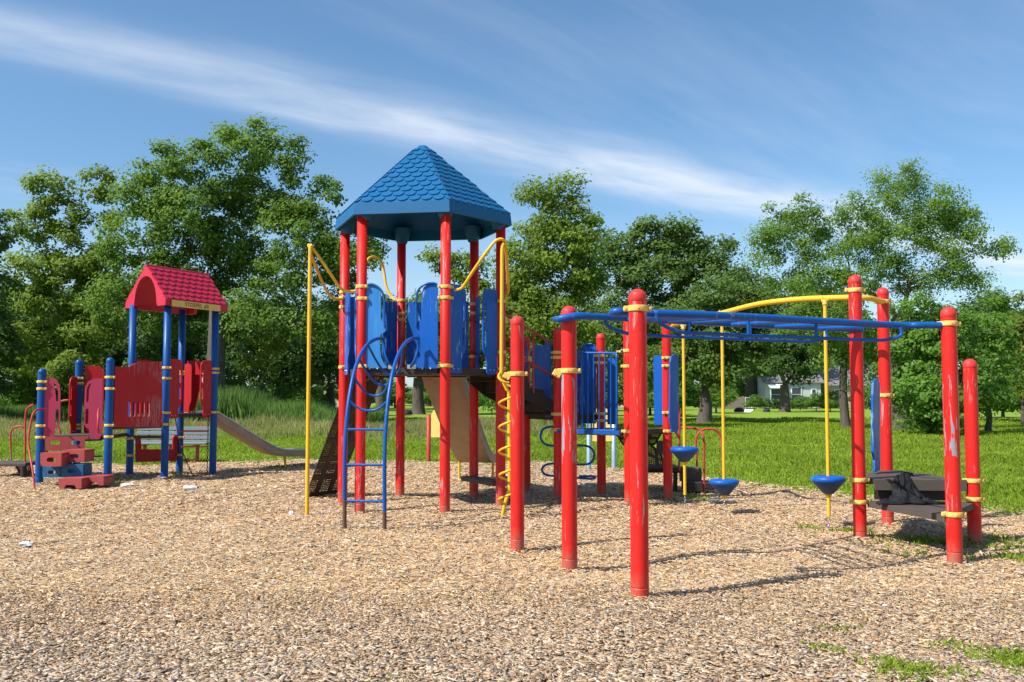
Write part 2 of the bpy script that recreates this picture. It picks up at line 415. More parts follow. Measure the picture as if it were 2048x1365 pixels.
def bed_material():
    m, t, b = newmat('wood_chip_bed'); co = objco(t)
    v = t.new('ShaderNodeTexVoronoi', ins={0: t.scalev(co, (1, 1, 1)), 'Scale': 42.0, 'Randomness': 1.0})
    sp = t.new('ShaderNodeSeparateColor', ins={0: v.outputs['Color']})
    c = t.ramp(sp.outputs[0], [(0, (.22, .14, .08)), (.3, (.34, .23, .13)), (.55, (.46, .32, .19)), (.8, (.58, .43, .27)), (1, (.66, .54, .40))])
    c = t.mix(t.mapr(t.noise(co, .9, 4), .35, .65, 0, .35), c, (.17, .12, .08))
    c = t.mix(t.mapr(v.outputs['Distance'], .35, .8, 0, .45), c, (.12, .08, .05))
    t.l.new(c, b.inputs['Base Color']); b.inputs['Roughness'].default_value = .9; b.inputs['Specular IOR Level'].default_value = .15
    bp = t.new('ShaderNodeBump', ins={0: 1.0, 1: .03, 2: sp.outputs[1]}); t.l.new(bp.outputs[0], b.inputs['Normal']); return m
xs = np.arange(-22, 22.01, .2); ys = np.arange(-6, 23.01, .2)
X, Y = np.meshgrid(xs, ys); wob = .25*np.sin(X*2.3)+.12*np.sin(X*5.9+1)+.1*np.sin(X*11)
over = Y-(edge_y(X)+wob); Z = gz(X, Y)-.012-np.clip(over+.25, 0, 1)*.14
V = np.stack([X, Y, Z], -1).reshape(-1, 3); nx = len(xs); ny = len(ys)
ii = (np.arange(ny-1)[:, None]*nx+np.arange(nx-1)[None]).ravel()
bed = tag(npmesh('wood_chip_bed', V, np.stack([ii, ii+1, ii+nx+1, ii+nx], -1), bed_material(), smooth=True), kind='structure')

def chip_material():
    m, t, b = newmat('wood_chip'); at = t.new('ShaderNodeAttribute', attribute_name='tint')
    co = objco(t); n = t.noise(t.scalev(co, (60, 60, 60)), 1, 2)
    t.l.new(t.mix(t.mapr(n, .4, .7, 0, .25), at.outputs[0], (.12, .08, .05)), b.inputs['Base Color'])
    b.inputs['Roughness'].default_value = .8; b.inputs['Specular IOR Level'].default_value = .25; return m
def chips(n):
    out = []
    Ymin, Ymax = 2.4, 21.2
    # density proportional to 1/Y
    Yc = Ymin*(Ymax/Ymin)**rng.random(n*2); keep = rng.random(n*2) < (.62*Yc+1.0)/(.62*Ymax+1.0)*1.0+0
    # sample proportional to width/Y
    Yc = rng.uniform(Ymin, Ymax, n*3); wgt = (1.24*Yc+2.6)/Yc**1.15; Yc = Yc[rng.random(n*3) < wgt/wgt.max()]
    Yc = np.concatenate([Yc, Yc])[:n]; Xc = (rng.random(len(Yc))*2-1)*(.62*Yc+1.3)
    k = Yc < edge_y(Xc)+.3*rng.normal(size=len(Yc)); return Xc[k], Yc[k]
Xc, Yc = chips(430000)
n = len(Xc); u = rng.random(n)
L = np.exp(rng.normal(math.log(.0235), .45, n)); Wd = np.clip(L*rng.uniform(.16, .5, n), .004, .016); T = rng.uniform(.0015, .0035, n)
L *= 1+.38*np.clip((6.5-Yc)/3, 0, 1); Wd *= 1+.3*np.clip((6.5-Yc)/3, 0, 1)
big = rng.random(n) < .02; L[big] *= 1.8
far = np.clip((Yc-7)/10, 0, 1); L *= 1+far*.7; Wd *= 1+far*1.1
yaw = rng.uniform(0, np.pi*2, n); pit = rng.normal(0, .15, n); rol = rng.normal(0, .24, n)
pal = np.array([(.68, .49, .28), (.60, .40, .20), (.52, .31, .125), (.56, .46, .35), (.42, .33, .24), (.80, .67, .48), (.34, .21, .11), (.48, .42, .35), (.17, .14, .12), (.68, .44, .19)])
pr = np.array([.16, .15, .12, .13, .12, .11, .09, .09, .035, .04]); pr /= pr.sum()
patch = .5+.5*np.sin(Xc*.8+1.3*np.sin(Yc*.5))*np.cos(Yc*.75)
ci = rng.choice(len(pal), n, p=pr); cc = pal[ci]*np.array([.94, .87, .79])*rng.uniform(.75, 1.12, (n, 1))
greyer = np.clip((7-Yc)/4, 0, 1)*.58+.12*patch
lum = cc.mean(1, keepdims=True); cc = cc*(1-greyer[:, None])+(lum*np.array([1.0, .93, .86]))*greyer[:, None]
ca, sa = np.cos(yaw), np.sin(yaw)
def ori(lx, ly, lz):          # local -> world offsets
    z = lx*np.sin(pit)+ly*np.sin(rol)+lz
    x = lx*np.cos(pit); y = ly*np.cos(rol)
    return np.stack([x*ca-y*sa, x*sa+y*ca, z], -1)
base = np.stack([Xc, Yc, gz(Xc, Yc)+.001+rng.random(n)*.008], -1)
near = Yc < 7.0
idx = np.where(near)[0]
cor = []
tp = rng.uniform(.55, 1, n)
for lz in (0, 1):
    for (a, b2) in ((-.5, -.5), (.5, -.5), (.5, .5), (-.5, .5)):
        ww = Wd*np.where(a > 0, tp, 1); cor.append(base+ori(a*L, b2*ww, lz*T))
cor = np.stack(cor, 1)
vn = cor[idx].reshape(-1, 3); o = np.arange(len(idx))[:, None]*8
fn = np.concatenate([o+np.array([q]) for q in ((4, 5, 6, 7), (0, 1, 5, 4), (1, 2, 6, 5), (2, 3, 7, 6), (3, 0, 4, 7))])
idf = np.where(~near)[0]
ridge = np.stack([base+ori(-.5*L, 0*L, T*1.6), base+ori(.5*L, 0*L, T*1.6)], 1)
vf = np.concatenate([cor[idf][:, :4], ridge[idf]], 1).reshape(-1, 3); o2 = np.arange(len(idf))[:, None]*6+len(vn)
ff = np.concatenate([o2+np.array([q]) for q in ((0, 1, 5, 4), (3, 4, 5, 2))])
colv = np.concatenate([np.repeat(cc[idx], 8, 0), np.repeat(cc[idf], 6, 0)])
chipo = tag(npmesh('wood_chips', np.concatenate([vn, vf]), np.concatenate([fn, ff]), chip_material(), cols=colv), kind='stuff')

# ------------------------------------------------------------ grasses
def blades(name, x, y, h, w, lean, mat, z0=None, seg=1):
    n = len(x); a = rng.uniform(0, np.pi*2, n); z = np.full(n, -.06) if z0 is None else z0
    b = np.stack([x, y, z], -1); sx, sy = np.cos(a)*w/2, np.sin(a)*w/2
    l = rng.uniform(0, np.pi*2, n); ln = np.abs(rng.normal(0, lean, n))*h
    side = np.stack([sx, sy, 0*sx], -1); tip = b+np.stack([np.cos(l)*ln, np.sin(l)*ln, h], -1)
    mid = b+np.stack([np.cos(l)*ln*.3, np.sin(l)*ln*.3, h*.6], -1)
    v = np.stack([b-side, b+side, mid+side*.8, tip, mid-side*.8], 1).reshape(-1, 3)
    f = np.arange(n)[:, None]*5+np.array([[0, 1, 2, 3, 4]])
    return tag(npmesh(name, v, f, mat), kind='stuff')
def cone(n, y0, y1, k=.60, m=2.0, p=1.0):
    yy = y0*(y1/y0)**rng.random(n); xx = (rng.random(n)*2-1)*(k*yy+m); return xx, yy
x, y = cone(380000, 10.2, 60)
k = y > edge_y(x)+.12+.3*rng.normal(size=len(x)); x, y = x[k], y[k]
hgt = (.035+.04*rng.random(len(x)))*(1+.5*np.sin(x*1.3+y*.7)*np.cos(y*.43))*(1+(y/60))
blades('lawn_grass', x, y, hgt, .007+.0009*y, .6, M['blade'])
# wild dry grass behind the chip bed, left and middle
x = rng.uniform(-24, 3.0, 120000); y = rng.uniform(30.5, 40.5, 120000)
lim = 32.6+1.2*np.sin(x*.5)+.8*np.sin(x*1.7); pk = (y > lim+rng.normal(0, .8, len(y))) & (rng.random(len(y)) < .75) & (x < 2.4-.1*(y-31)+rng.normal(0, .6, len(x)))
x, y = x[pk], y[pk]; dn = rng.random(len(x)) < .55
hh = (.28+.35*rng.random(len(x)))*(.75+.35*np.sin(x*.8)*np.cos(y*.6+x*.2))*np.clip((y-30)/5, .3, 1)
blades('wild_grass', x[~dn], y[~dn], hh[~dn], .03, .35, M['blade'])
blades('dry_grass', x[dn], y[dn], hh[dn]*1.25, .022, .3, M['dry'])
# tall reeds at the left
x = rng.uniform(-24, -6.0, 42000); y = rng.uniform(38.5, 46, 42000)
env = 2.0+.25*np.sin(x*.7)+.15*np.sin(x*1.9)-np.clip(x+11.6, 0, 4)*.33-np.clip(-12.5-x, 0, 8)*.13
k = y > 39.6+.6*np.sin(x*.9)+np.clip(x+9, 0, 4)*.3; x, y, env = x[k], y[k], env[k]
blades('reeds', x, y, env*(.6+.45*rng.random(len(x)))*np.clip((y-37.5)/3, .5, 1), .055, .16, M['reed'])
# weeds in the chips
def weed(name, cx, cy, rx, ry, n, h=.05, m=None):
    a = rng.uniform(0, 2*np.pi, n); q = np.sqrt(rng.random(n))*(.6+.4*np.sin(a*3+cx)); x = cx+rx*q*np.cos(a); y = cy+ry*q*np.sin(a)
    return blades(name, x, y, h*(.4+rng.random(n)), .008+.0008*cy, 1.1, m or M['blade'], z0=gz(x, y))
spots = [(2.05, 4.95, .28, .22, 1500), (2.75, 5.25, .32, .42, 2400), (3.0, 4.75, .25, .25, 900), (1.75, 5.35, .10, .08, 160), (4.1, 9.2, .75, .5, 2600), (3.5, 9.9, .35, .45, 900), (4.35, 8.3, .35, .35, 900), (3.55, 8.5, .25, .2, 260), (4.9, 9.3, .4, .5, 900),
         (-6.9, 15.9, .55, .5, 1600), (2.5, 13.3, .5, .4, 700), (1.9, 14.2, .6, .5, 900), (2.0, 5.9, .08, .06, 80), (-.55, 4.8, .05, .04, 40), (-6.2, 17.5, .6, .5, 700), (-4.7, 19.0, .4, .3, 600), (3.1, 10.2, .2, .3, 200), (-3.3, 6.0, .05, .05, 30), (-.3, 19.7, 1.5, .5, 900)]
xx = []; yy = []; zz_ = []; hh = []
for cx, cy, rx, ry, n in spots:
    n = int(n*(.17 if cy > 8 else .42))
    a = rng.uniform(0, 2*np.pi, n); q = np.sqrt(rng.random(n))*(.62+.38*np.sin(a*3+cx*7)); xx.append(cx+1.15*rx*q*np.cos(a)+rng.normal(0, .05, n)); yy.append(cy+1.15*ry*q*np.sin(a)+rng.normal(0, .05, n)); hh.append((.012+.022*rng.random(n))*(1.7 if cy > 8 else 1))
xx, yy, hh = map(np.concatenate, (xx, yy, hh))
blades('weeds', xx, yy, hh, .012+.0006*yy, 1.0, M['blade'], z0=gz(xx, yy))
# clover flowers and seed heads dotted over the lawn are left to the blades

# ------------------------------------------------------------ trees
def leafcloud(cents, rads, count, size, flat=.55, droop=0.0, outn=None):
    """clumps: centres (n,3), radii (n,), leaves per clump"""
    n = len(cents); tot = n*count
    d = rng.normal(size=(tot, 3)); d /= np.linalg.norm(d, axis=1, keepdims=True)
    rr = rng.random(tot)**.45
    c = np.repeat(cents, count, 0); r = np.repeat(rads, count)[:, None]
    off = d*rr[:, None]*r; off[:, 2] *= flat
    if droop: off[:, 2] -= droop*np.abs(rng.random(tot))*r[:, 0]
    p = c+off
    nrm = d*.5+rng.normal(size=(tot, 3))*.5+np.array([-.15, -.15, .55])
    if outn is not None: nrm += np.repeat(outn, count, 0)*.5
    nrm /= np.linalg.norm(nrm, axis=1, keepdims=True)
    a = rng.normal(size=(tot, 3)); a[:, 2] -= .3; a -= nrm*(a*nrm).sum(1, keepdims=True); a /= np.linalg.norm(a, axis=1, keepdims=True)
    b = np.cross(nrm, a); s = size*1.15*rng.uniform(.6, 1.35, tot)[:, None]
    v = np.stack([p-a*s*.5, p+b*s*.36+nrm*s*.08, p+a*s*.6, p-b*s*.36+nrm*s*.08], 1).reshape(-1, 3)
    f = np.arange(tot)[:, None]*4+np.array([[0, 1, 2, 3]])
    return v, f
def tree(name, label, cat, base, blobs, mat, tr=.3, fork=.3, clump=.6, dens=1.0, count=34, size=.17, flat=.6, droop=0., limbs=True, group=None, shell=.5, barkm=None, twig=True, lean=(0, 0)):
    """blobs: (x, y, z, rx, rz) in metres"""
    clump *= 1.28; count = int(count*2.3); size *= .78
    base = Vector(base); root = empty(name, base, label, cat, group)
    bl = [(Vector(b[:3]), b[3], b[4]) for b in blobs]; top = max(b[0].z+b[2] for b in bl)
    cs = []; rs = []; on = []
    mb = MB()
    fz = base.z+(top-base.z)*fork; fk = Vector((base.x+lean[0], base.y+lean[1], fz))
    mb.tube([base+Vector((0, 0, -.2)), base+Vector((0, 0, .15)), base.lerp(fk, .5)+Vector((random.uniform(-.1, .1), 0, 0)), fk], [tr*1.5, tr*1.1, tr*.9, tr*.8], 10, curve=4)
    nodes = [(fk, tr*.8)]+[(base.lerp(fk, .8), tr*.8)]
    for c, rx, rz in sorted(bl, key=lambda q: (q[0]-fk).length):
        nc = max(6, int(dens*17*(rx*rx*.6+rx*rz*.6)/(clump*clump)/3))
        d = rng.normal(size=(nc, 3)); d /= np.linalg.norm(d, axis=1, keepdims=True)
        q = shell+(1-shell)*rng.random(nc)**.6; wv = 1+.16*np.sin(d[:, 0]*5+c.x)*np.cos(d[:, 2]*4+c.z)
        P = np.array(c)+d*(q*wv)[:, None]*np.array([rx, rx, rz])
        k = P[:, 2] > base.z+.3; P = P[k]; cs.append(P); on.append(d[k]); rs.append(clump*rng.uniform(.5, 1.3, len(P)))
        if limbs:
            n0, r0 = min(nodes, key=lambda q: (q[0]-c).length+.35*(q[0]-fk).length+(2.0 if q[0].z > c.z+.3 else 0))
            dist = (c-n0).length; lr = min(r0*.72, max(.035, tr*.36))
            jit = lambda k: Vector((random.uniform(-1, 1), random.uniform(-1, 1), random.uniform(-.3, .9)))*dist*k
            m1, m2 = n0.lerp(c, .35)+jit(.12), n0.lerp(c, .7)+jit(.10); path = smooth_path([n0, m1, m2, c], 4)
            mb.tube(path, [lr, lr*.8, lr*.6, lr*.42], 7)
            for i in range(3, len(path)): nodes.append((path[i], lr*(1-.58*i/len(path))))
            if twig:
                for j in random.sample(range(len(P)), min(len(P), 9)):
                    e = Vector(P[j]); s0 = path[random.randrange(len(path)//2, len(path))]; mm = s0.lerp(e, .5)+Vector((random.uniform(-.2, .2), random.uniform(-.2, .2), random.uniform(-.1, .25)))*rx*.4
                    mb.tube([s0, mm, e], [lr*.38, lr*.25, lr*.08], 5, curve=3, caps=False)
    tagt = mb.build('trunk', barkm or M['bark'], root, fix=False)
    cs = np.concatenate(cs); rs = np.concatenate(rs); on = np.concatenate(on)
    v, f = leafcloud(cs, rs, count, size, flat, droop, on)
    npmesh('crown', v, f, mat, parent=root)
    return root
def pb(px, py, Y, rpx, rpz=None, dy=0):
    """crown lobe at a photo position, radius in photo pixels"""
    p = Wp(px, py, Y+dy); return (p.x, p.y+0, p.z, rpx*Y/F, (rpz or rpx)*Y/F)
def gp(px, Y): p = Wp(px, 800, Y); return (p.x, Y, 0)
def copy_tree(src, name, loc, rz, sc_, label, group=None):
    r = src.copy(); sc.collection.objects.link(r); r.name = name; r.location = loc; r.rotation_euler = (0, 0, rz)
    r.scale = sc_; r['label'] = label
    if group: r['group'] = group
    for ch in list(src.children):
        c = ch.copy(); sc.collection.objects.link(c); c.parent = r; c.matrix_parent_inverse.identity()
    return r
tree('oak_tree', 'tallest oak with a wide crown and forking dark trunk behind the small playground tower', 'tree', gp(432, 42.3),
     [pb(*b) for b in [(350, 330, 44, 52, 55), (275, 345, 44, 30, 26), (290, 400, 45, 62, 50), (400, 310, 44, 30, 30), (480, 310, 44, 62, 52), (455, 290, 45, 36, 34), (560, 300, 44, 44, 44), (520, 270, 44, 32, 26), (588, 345, 44, 24, 34), (640, 400, 44, 42, 46), (600, 470, 44, 70, 60), (500, 400, 46, 70, 50),
      (380, 430, 44, 75, 55), (270, 490, 44, 70, 55), (665, 520, 45, 55, 60), (560, 560, 44, 60, 45), (330, 560, 44, 70, 60), (240, 600, 44, 60, 50), (500, 640, 43, 60, 50), (610, 640, 44, 60, 50), (720, 490, 46, 48, 30), (690, 600, 46, 40, 40), (440, 480, 45.5, 80, 50), (500, 520, 46, 70, 50), (400, 540, 46, 70, 45), (450, 380, 46, 60, 40), (430, 600, 46.5, 70, 50), (350, 640, 46, 60, 45), (560, 420, 45, 60, 50), (330, 420, 45, 60, 45), (700, 520, 44, 60, 26)]],
     M['oak'], tr=.44, fork=.37, clump=.62, dens=1.25, count=52, size=.17)
tree('broadleaf_tree', 'yellowish broad leaved tree with loose top at the left edge of the wood', 'tree', gp(165, 47),
     [pb(*b) for b in [(95, 380, 47, 40, 38), (70, 440, 47, 50, 50), (130, 440, 47, 45, 50), (195, 370, 47, 34, 34), (215, 420, 47, 30, 45), (150, 520, 47, 70, 60), (60, 540, 46, 55, 60), (100, 620, 46, 70, 60), (200, 560, 47, 45, 50), (190, 660, 46, 60, 50), (60, 700, 46, 65, 50), (150, 740, 45, 60, 40)]],
     M['plane'], tr=.22, fork=.3, clump=.55, dens=.95, count=46, size=.19, shell=.35)
tree('dark_tree', 'dark green tree cut off by the left border of the photo', 'tree', gp(-40, 40),
     [pb(*b) for b in [(-35, 480, 40, 55, 60), (-10, 460, 40, 32, 30), (-20, 570, 40, 45, 50), (-50, 660, 40, 75, 80), (-10, 700, 40, 45, 60), (-60, 760, 40, 70, 50)]],
     M['dense'], tr=.25, fork=.3, clump=.5, dens=1.1, count=44, size=.16)
# dark undergrowth trees behind the reeds
mids = [(60, 650, 52, 100, 90, 'dense'), (190, 660, 54, 100, 90, 'dense'), (330, 680, 52, 90, 85, 'dense'), (560, 690, 52, 90, 85, 'dense'), (660, 680, 55, 70, 90, 'dense')]
for i, (a, b, Y, r1, r2, mm) in enumerate(mids):
    lab = ['deep green tree filling the gap behind the pink entry panels', 'shaded tree behind the blue posts at the left of the small tower', 'shaded tree seen between the legs of the small tower', 'dark tree behind the reeds, right of the small tower', 'dark tree behind the yellow pole with the cream house below it'][i]
    tree('woodland_tree', lab, 'tree', gp(a, Y), [pb(a, b, Y, r1*.8, r2*.7), pb(a-r1*.6, b+30, Y, r1*.5, r2*.6), pb(a+r1*.6, b+20, Y, r1*.5, r2*.6), pb(a, b+60, Y-1, r1*.8, r2*.45), pb(a-15, b-60, Y, r1*.6, r2*.4)], M[mm], tr=.28, fork=.25, clump=.75, dens=1.0, count=46, size=.22, group='dark trees behind the reeds')
tree('sapling', 'young bright yellow green tree in front of the dark trees right of the small tower', 'tree', gp(535, 45),
     [pb(*b) for b in [(520, 660, 45, 26, 28), (545, 705, 45, 34, 34), (515, 735, 45, 34, 30)]], M['lime'], tr=.07, fork=.3, clump=.4, dens=.8, count=30, size=.15)
tree('tall_tree', 'tall pointed tree with bright leaves just right of the blue roof', 'tree', gp(1110, 42),
     [pb(*b) for b in [(1075, 395, 42, 40, 32), (1135, 385, 42, 30, 32), (1090, 450, 42, 62, 45), (1160, 440, 42, 42, 45), (1130, 500, 42, 80, 55), (1050, 520, 42, 60, 50), (1180, 540, 42, 50, 50), (1100, 590, 42, 85, 55), (1010, 580, 42, 50, 40), (930, 540, 43, 50, 36), (885, 520, 43, 30, 22), (1040, 650, 41, 80, 50), (1140, 670, 42, 80, 55), (1060, 730, 41, 80, 45), (940, 610, 43, 60, 40)]],
     M['plane'], tr=.3, fork=.28, clump=.55, dens=1.15, count=50, size=.17)
tree('round_tree', 'broad round topped dark tree behind the overhead ladder', 'tree', gp(1330, 55),
     [pb(*b) for b in [(1250, 490, 55, 50, 45), (1300, 475, 55, 46, 36), (1360, 480, 55, 56, 40), (1420, 500, 55, 52, 42), (1450, 540, 55, 36, 40), (1230, 550, 55, 50, 50), (1320, 550, 55, 90, 55), (1410, 580, 55, 80, 50), (1270, 630, 55, 90, 55), (1380, 650, 54, 90, 50), (1230, 690, 54, 70, 50), (1320, 720, 54, 80, 45)]],
     M['maple'], tr=.4, fork=.36, clump=.75, dens=1.2, count=50, size=.22)
tree('maple_tree', 'spreading green tree with a thick trunk left of the white house', 'tree', gp(1408, 50),
     [pb(*b) for b in [(1440, 600, 50, 66, 42), (1500, 620, 50, 60, 45), (1400, 660, 50, 70, 50), (1480, 680, 50, 70, 50), (1380, 720, 50, 60, 40), (1450, 740, 50, 50, 28), (1520, 660, 51, 40, 40), (1290, 740, 51, 50, 35)]],
     M['maple'], tr=.36, fork=.22, clump=.6, dens=1.15, count=50, size=.19)
tree('garden_tree', 'dark round tree with thick trunk standing in front of the white house', 'tree', gp(1569, 85),
     [pb(*b) for b in [(1520, 700, 85, 36, 30), (1570, 690, 85, 46, 34), (1610, 710, 85, 34, 34), (1545, 735, 84, 40, 24), (1600, 742, 85, 30, 22), (1500, 730, 85, 26, 22)]],
     M['dense'], tr=.46, fork=.32, clump=.9, dens=1.3, count=56, size=.3)
tree('locust_tree', 'tall feathery locust tree with open airy crown against the sky', 'tree', gp(1800, 40),
     [pb(*b) for b in [(1790, 350, 40, 46, 40), (1760, 400, 40, 50, 40), (1700, 420, 40, 42, 32), (1870, 390, 40, 44, 36), (1920, 410, 40, 42, 34), (1830, 430, 40, 48, 34), (1950, 470, 40, 36, 30), (1995, 490, 40, 32, 26), (1880, 480, 40, 46, 30), (1780, 480, 40, 60, 36), (1690, 490, 40, 50, 34),
      (1620, 440, 40, 42, 30), (1590, 410, 40, 36, 26), (1560, 460, 40, 46, 34), (1530, 500, 40, 34, 30), (1600, 510, 40, 52, 32), (1700, 560, 40, 60, 34), (1900, 540, 40, 46, 30), (1950, 560, 40, 24, 24), (1570, 560, 40, 44, 24), (1820, 560, 40, 50, 30), (1740, 450, 40.5, 50, 34), (1830, 370, 40.5, 36, 30), (1650, 470, 40.5, 44, 30), (1930, 440, 40.5, 40, 30), (1860, 430, 40.5, 44, 30), (1770, 530, 40.5, 56, 34), (1900, 510, 40, 46, 26), (1560, 430, 40, 36, 28), (1640, 540, 40, 56, 28), (1520, 470, 40, 30, 24)]],
     M['locust'], tr=.36, fork=.40, clump=.50, dens=.78, count=84, size=.105, flat=.62, droop=.6, shell=.4)
tree('willow_tree', 'light green drooping tree hanging over the roofs between the white house and right deck', 'tree', gp(1690, 44),
     [pb(*b) for b in [(1600, 640, 44, 50, 34), (1680, 640, 44, 60, 44), (1740, 660, 44, 50, 50), (1650, 700, 44, 36, 40), (1700, 700, 44, 36, 34), (1730, 730, 43, 30, 40), (1620, 600, 44, 40, 24)]],
     M['locust'], tr=.2, fork=.5, clump=.55, dens=1.0, count=50, size=.13, droop=.5)
for i, (bx, Y, bl, mm, lab) in enumerate([
    (1860, 36, [(1850, 700, 36, 70, 60), (1830, 640, 36, 50, 44), (1890, 650, 36, 50, 40), (1850, 780, 35, 70, 50), (1930, 780, 36, 50, 60), (1900, 720, 36, 60, 50), (1870, 830, 35, 66, 28), (1790, 760, 36, 40, 70)], 'shrub', 'big leafy shrub right behind the tall post with scraped grey paint'),
    (1975, 38, [(1960, 660, 38, 44, 44), (1990, 720, 38, 44, 50), (1960, 790, 37, 50, 50), (1990, 620, 38, 24, 24)], 'shrub', 'leafy shrub behind the shortest post at the right'),
    (2045, 46, [(2050, 640, 46, 44, 50), (2030, 700, 46, 40, 40), (2060, 760, 46, 40, 44)], 'lime', 'pale green tree at the right border of the photo')]):
    tree('shrub' if i < 2 else 'pale_tree', lab, 'shrub' if i < 2 else 'tree', gp(bx, Y), [pb(*b) for b in bl], M[mm], tr=.12, fork=.2, clump=.5, dens=1.1, count=50, size=.16)
# low bushes in the middle and far wood behind everything
tree('bush', 'leafy bush behind the foot of the stairs on the big structure', 'bush', gp(1090, 45),
     [pb(*b) for b in [(1010, 790, 45, 50, 36), (1080, 780, 45, 60, 44), (1150, 790, 45, 50, 36), (1060, 740, 45, 60, 40)]], M['shrub'], tr=.08, fork=.3, clump=.5, dens=1.1, count=44, size=.17)
def park_tree(px_, Y, rpx, top, lab, m):
    yb = top+rpx*.7
    return tree('park_tree', lab, 'tree', gp(px_, Y), [pb(px_, yb, Y, rpx*.8, rpx*.6), pb(px_-rpx*.55, yb+rpx*.35, Y, rpx*.55, rpx*.42), pb(px_+rpx*.55, yb+rpx*.3, Y, rpx*.55, rpx*.42), pb(px_, yb+rpx*.6, Y-1, rpx*.7, rpx*.4), pb(px_+rpx*.2, top+rpx*.3, Y, rpx*.4, rpx*.3)], M[m], tr=.5, fork=.3, clump=.9, dens=1.0, count=44, size=.3)
pt1 = park_tree(837, 75, 85, 590, 'park tree with a thick grey trunk seen through the legs of the hexagonal tower', 'maple')
pt2 = park_tree(763, 85, 70, 610, 'park tree with thin trunk seen between the blue climber and the middle tower posts', 'dense')
pt3 = park_tree(640, 95, 80, 600, 'far park tree behind the cream house, left of the hexagonal tower', 'dense')
far = []
k = 0
labs = ['far tree behind the locust, its top just above the shrubs', 'far tree behind the pale house roofs', 'far tree to the left of the round topped tree', 'far tree behind the hexagonal tower at the sloping slide', 'far tree at the left beyond the broad leaved tree', 'far tree filling in behind the tallest oak', 'far tree behind the spiral climber', 'far tree at the right end of the tree line', 'far tree between the round tree and the locust', 'far tree behind the garden gate', 'far dark tree behind the reeds', 'far tree left of the sky gap under the blue roof']
for (a, Y, s_, tpe, rz) in [(1860, 112, 1.25, 1, 1.0), (1690, 118, 1.35, 2, 2.2), (1215, 95, 1.1, 1, .5), (930, 100, .9, 2, 3.0), (40, 80, 1.1, 1, 4.), (380, 75, .95, 2, 5.), (1040, 88, 1.1, 3, 1.6), (2010, 105, 1.2, 2, .3), (1500, 112, 1.5, 3, 2.7), (1440, 108, 1.2, 1, 4.4), (220, 70, .95, 3, 1.2), (700, 92, .85, 1, 2.0)]:
    src = {1: pt1, 2: pt2, 3: pt3}[tpe]; p = gp(a, Y)
    copy_tree(src, 'far_tree', p, rz, (s_, s_, s_), labs[k], 'far trees along the edge of the park'); k += 1

for k, (a, lab) in enumerate([(-60, 'far tree at the left border of the photo, behind the dark tree'), (700, 'tree line tree behind the thin trunk left of the arched climber'), (775, 'tree line tree behind the arched blue climber'), (850, 'tree line tree behind the yellow arched panel'), (960, 'tree line tree behind the lower end of the tower slide'), (1080, 'tree line tree behind the stairs of the big structure'),
    (1170, 'tree line tree behind the blue vertical railing'), (1290, 'tree line tree right of the pale pink brick house'), (1380, 'tree line tree behind the leftmost blue pod'), (1460, 'tree line tree behind the garden fence and the middle blue pod'), (1550, 'tree line tree rising behind the white sided house'), (1640, 'tree line tree between the white house and the tan house'), (1760, 'tree line tree behind the tan house'), (1880, 'tree line tree behind the scraped red post'), (1980, 'tree line tree behind the shortest red post'), (2080, 'tree line tree at the right border of the photo')]):
    copy_tree([pt1, pt2, pt3][k % 3], 'far_tree', gp(a, 128+(k*7) % 18), k*1.3, (1.3+.1*(k % 4),)*3, lab, 'tree line at the end of the park')
for k, (a, Y, s_, lab) in enumerate([(-60, 62, .9, 'wood tree behind the tree cut off by the left border'), (120, 66, .95, 'wood tree behind the pink entry panels'), (300, 62, .85, 'wood tree behind the big red barrier panel'), (480, 64, .9, 'wood tree behind the slide of the small tower'), (600, 68, .9, 'wood tree behind the yellow sliding pole'), (250, 58, .7, 'low wood tree left of the small roofed tower'), (430, 58, .72, 'low wood tree behind the trunk of the tallest oak'), (30, 56, .7, 'low wood tree behind the far left blue post'), (-330, 60, 1.0, 'wood tree beyond the left border of the photo'), (-620, 66, 1.1, 'outermost wood tree beyond the left border')]):
    copy_tree([pt2, pt3][k % 2], 'far_tree', gp(a, Y), k*2.1, (s_, s_, s_*.85), lab, 'wood behind the reeds')
bsrc = [o for o in sc.objects if o.name.startswith('bush')][0]
def bush(px_, Y, s_, sz, lab): copy_tree(bsrc, 'bush', gp(px_, Y), (px_*7) % 6.2, (s_, s_, sz), lab, 'bushes under the trees along the park edge')
for a in bsrc.children:
    pass
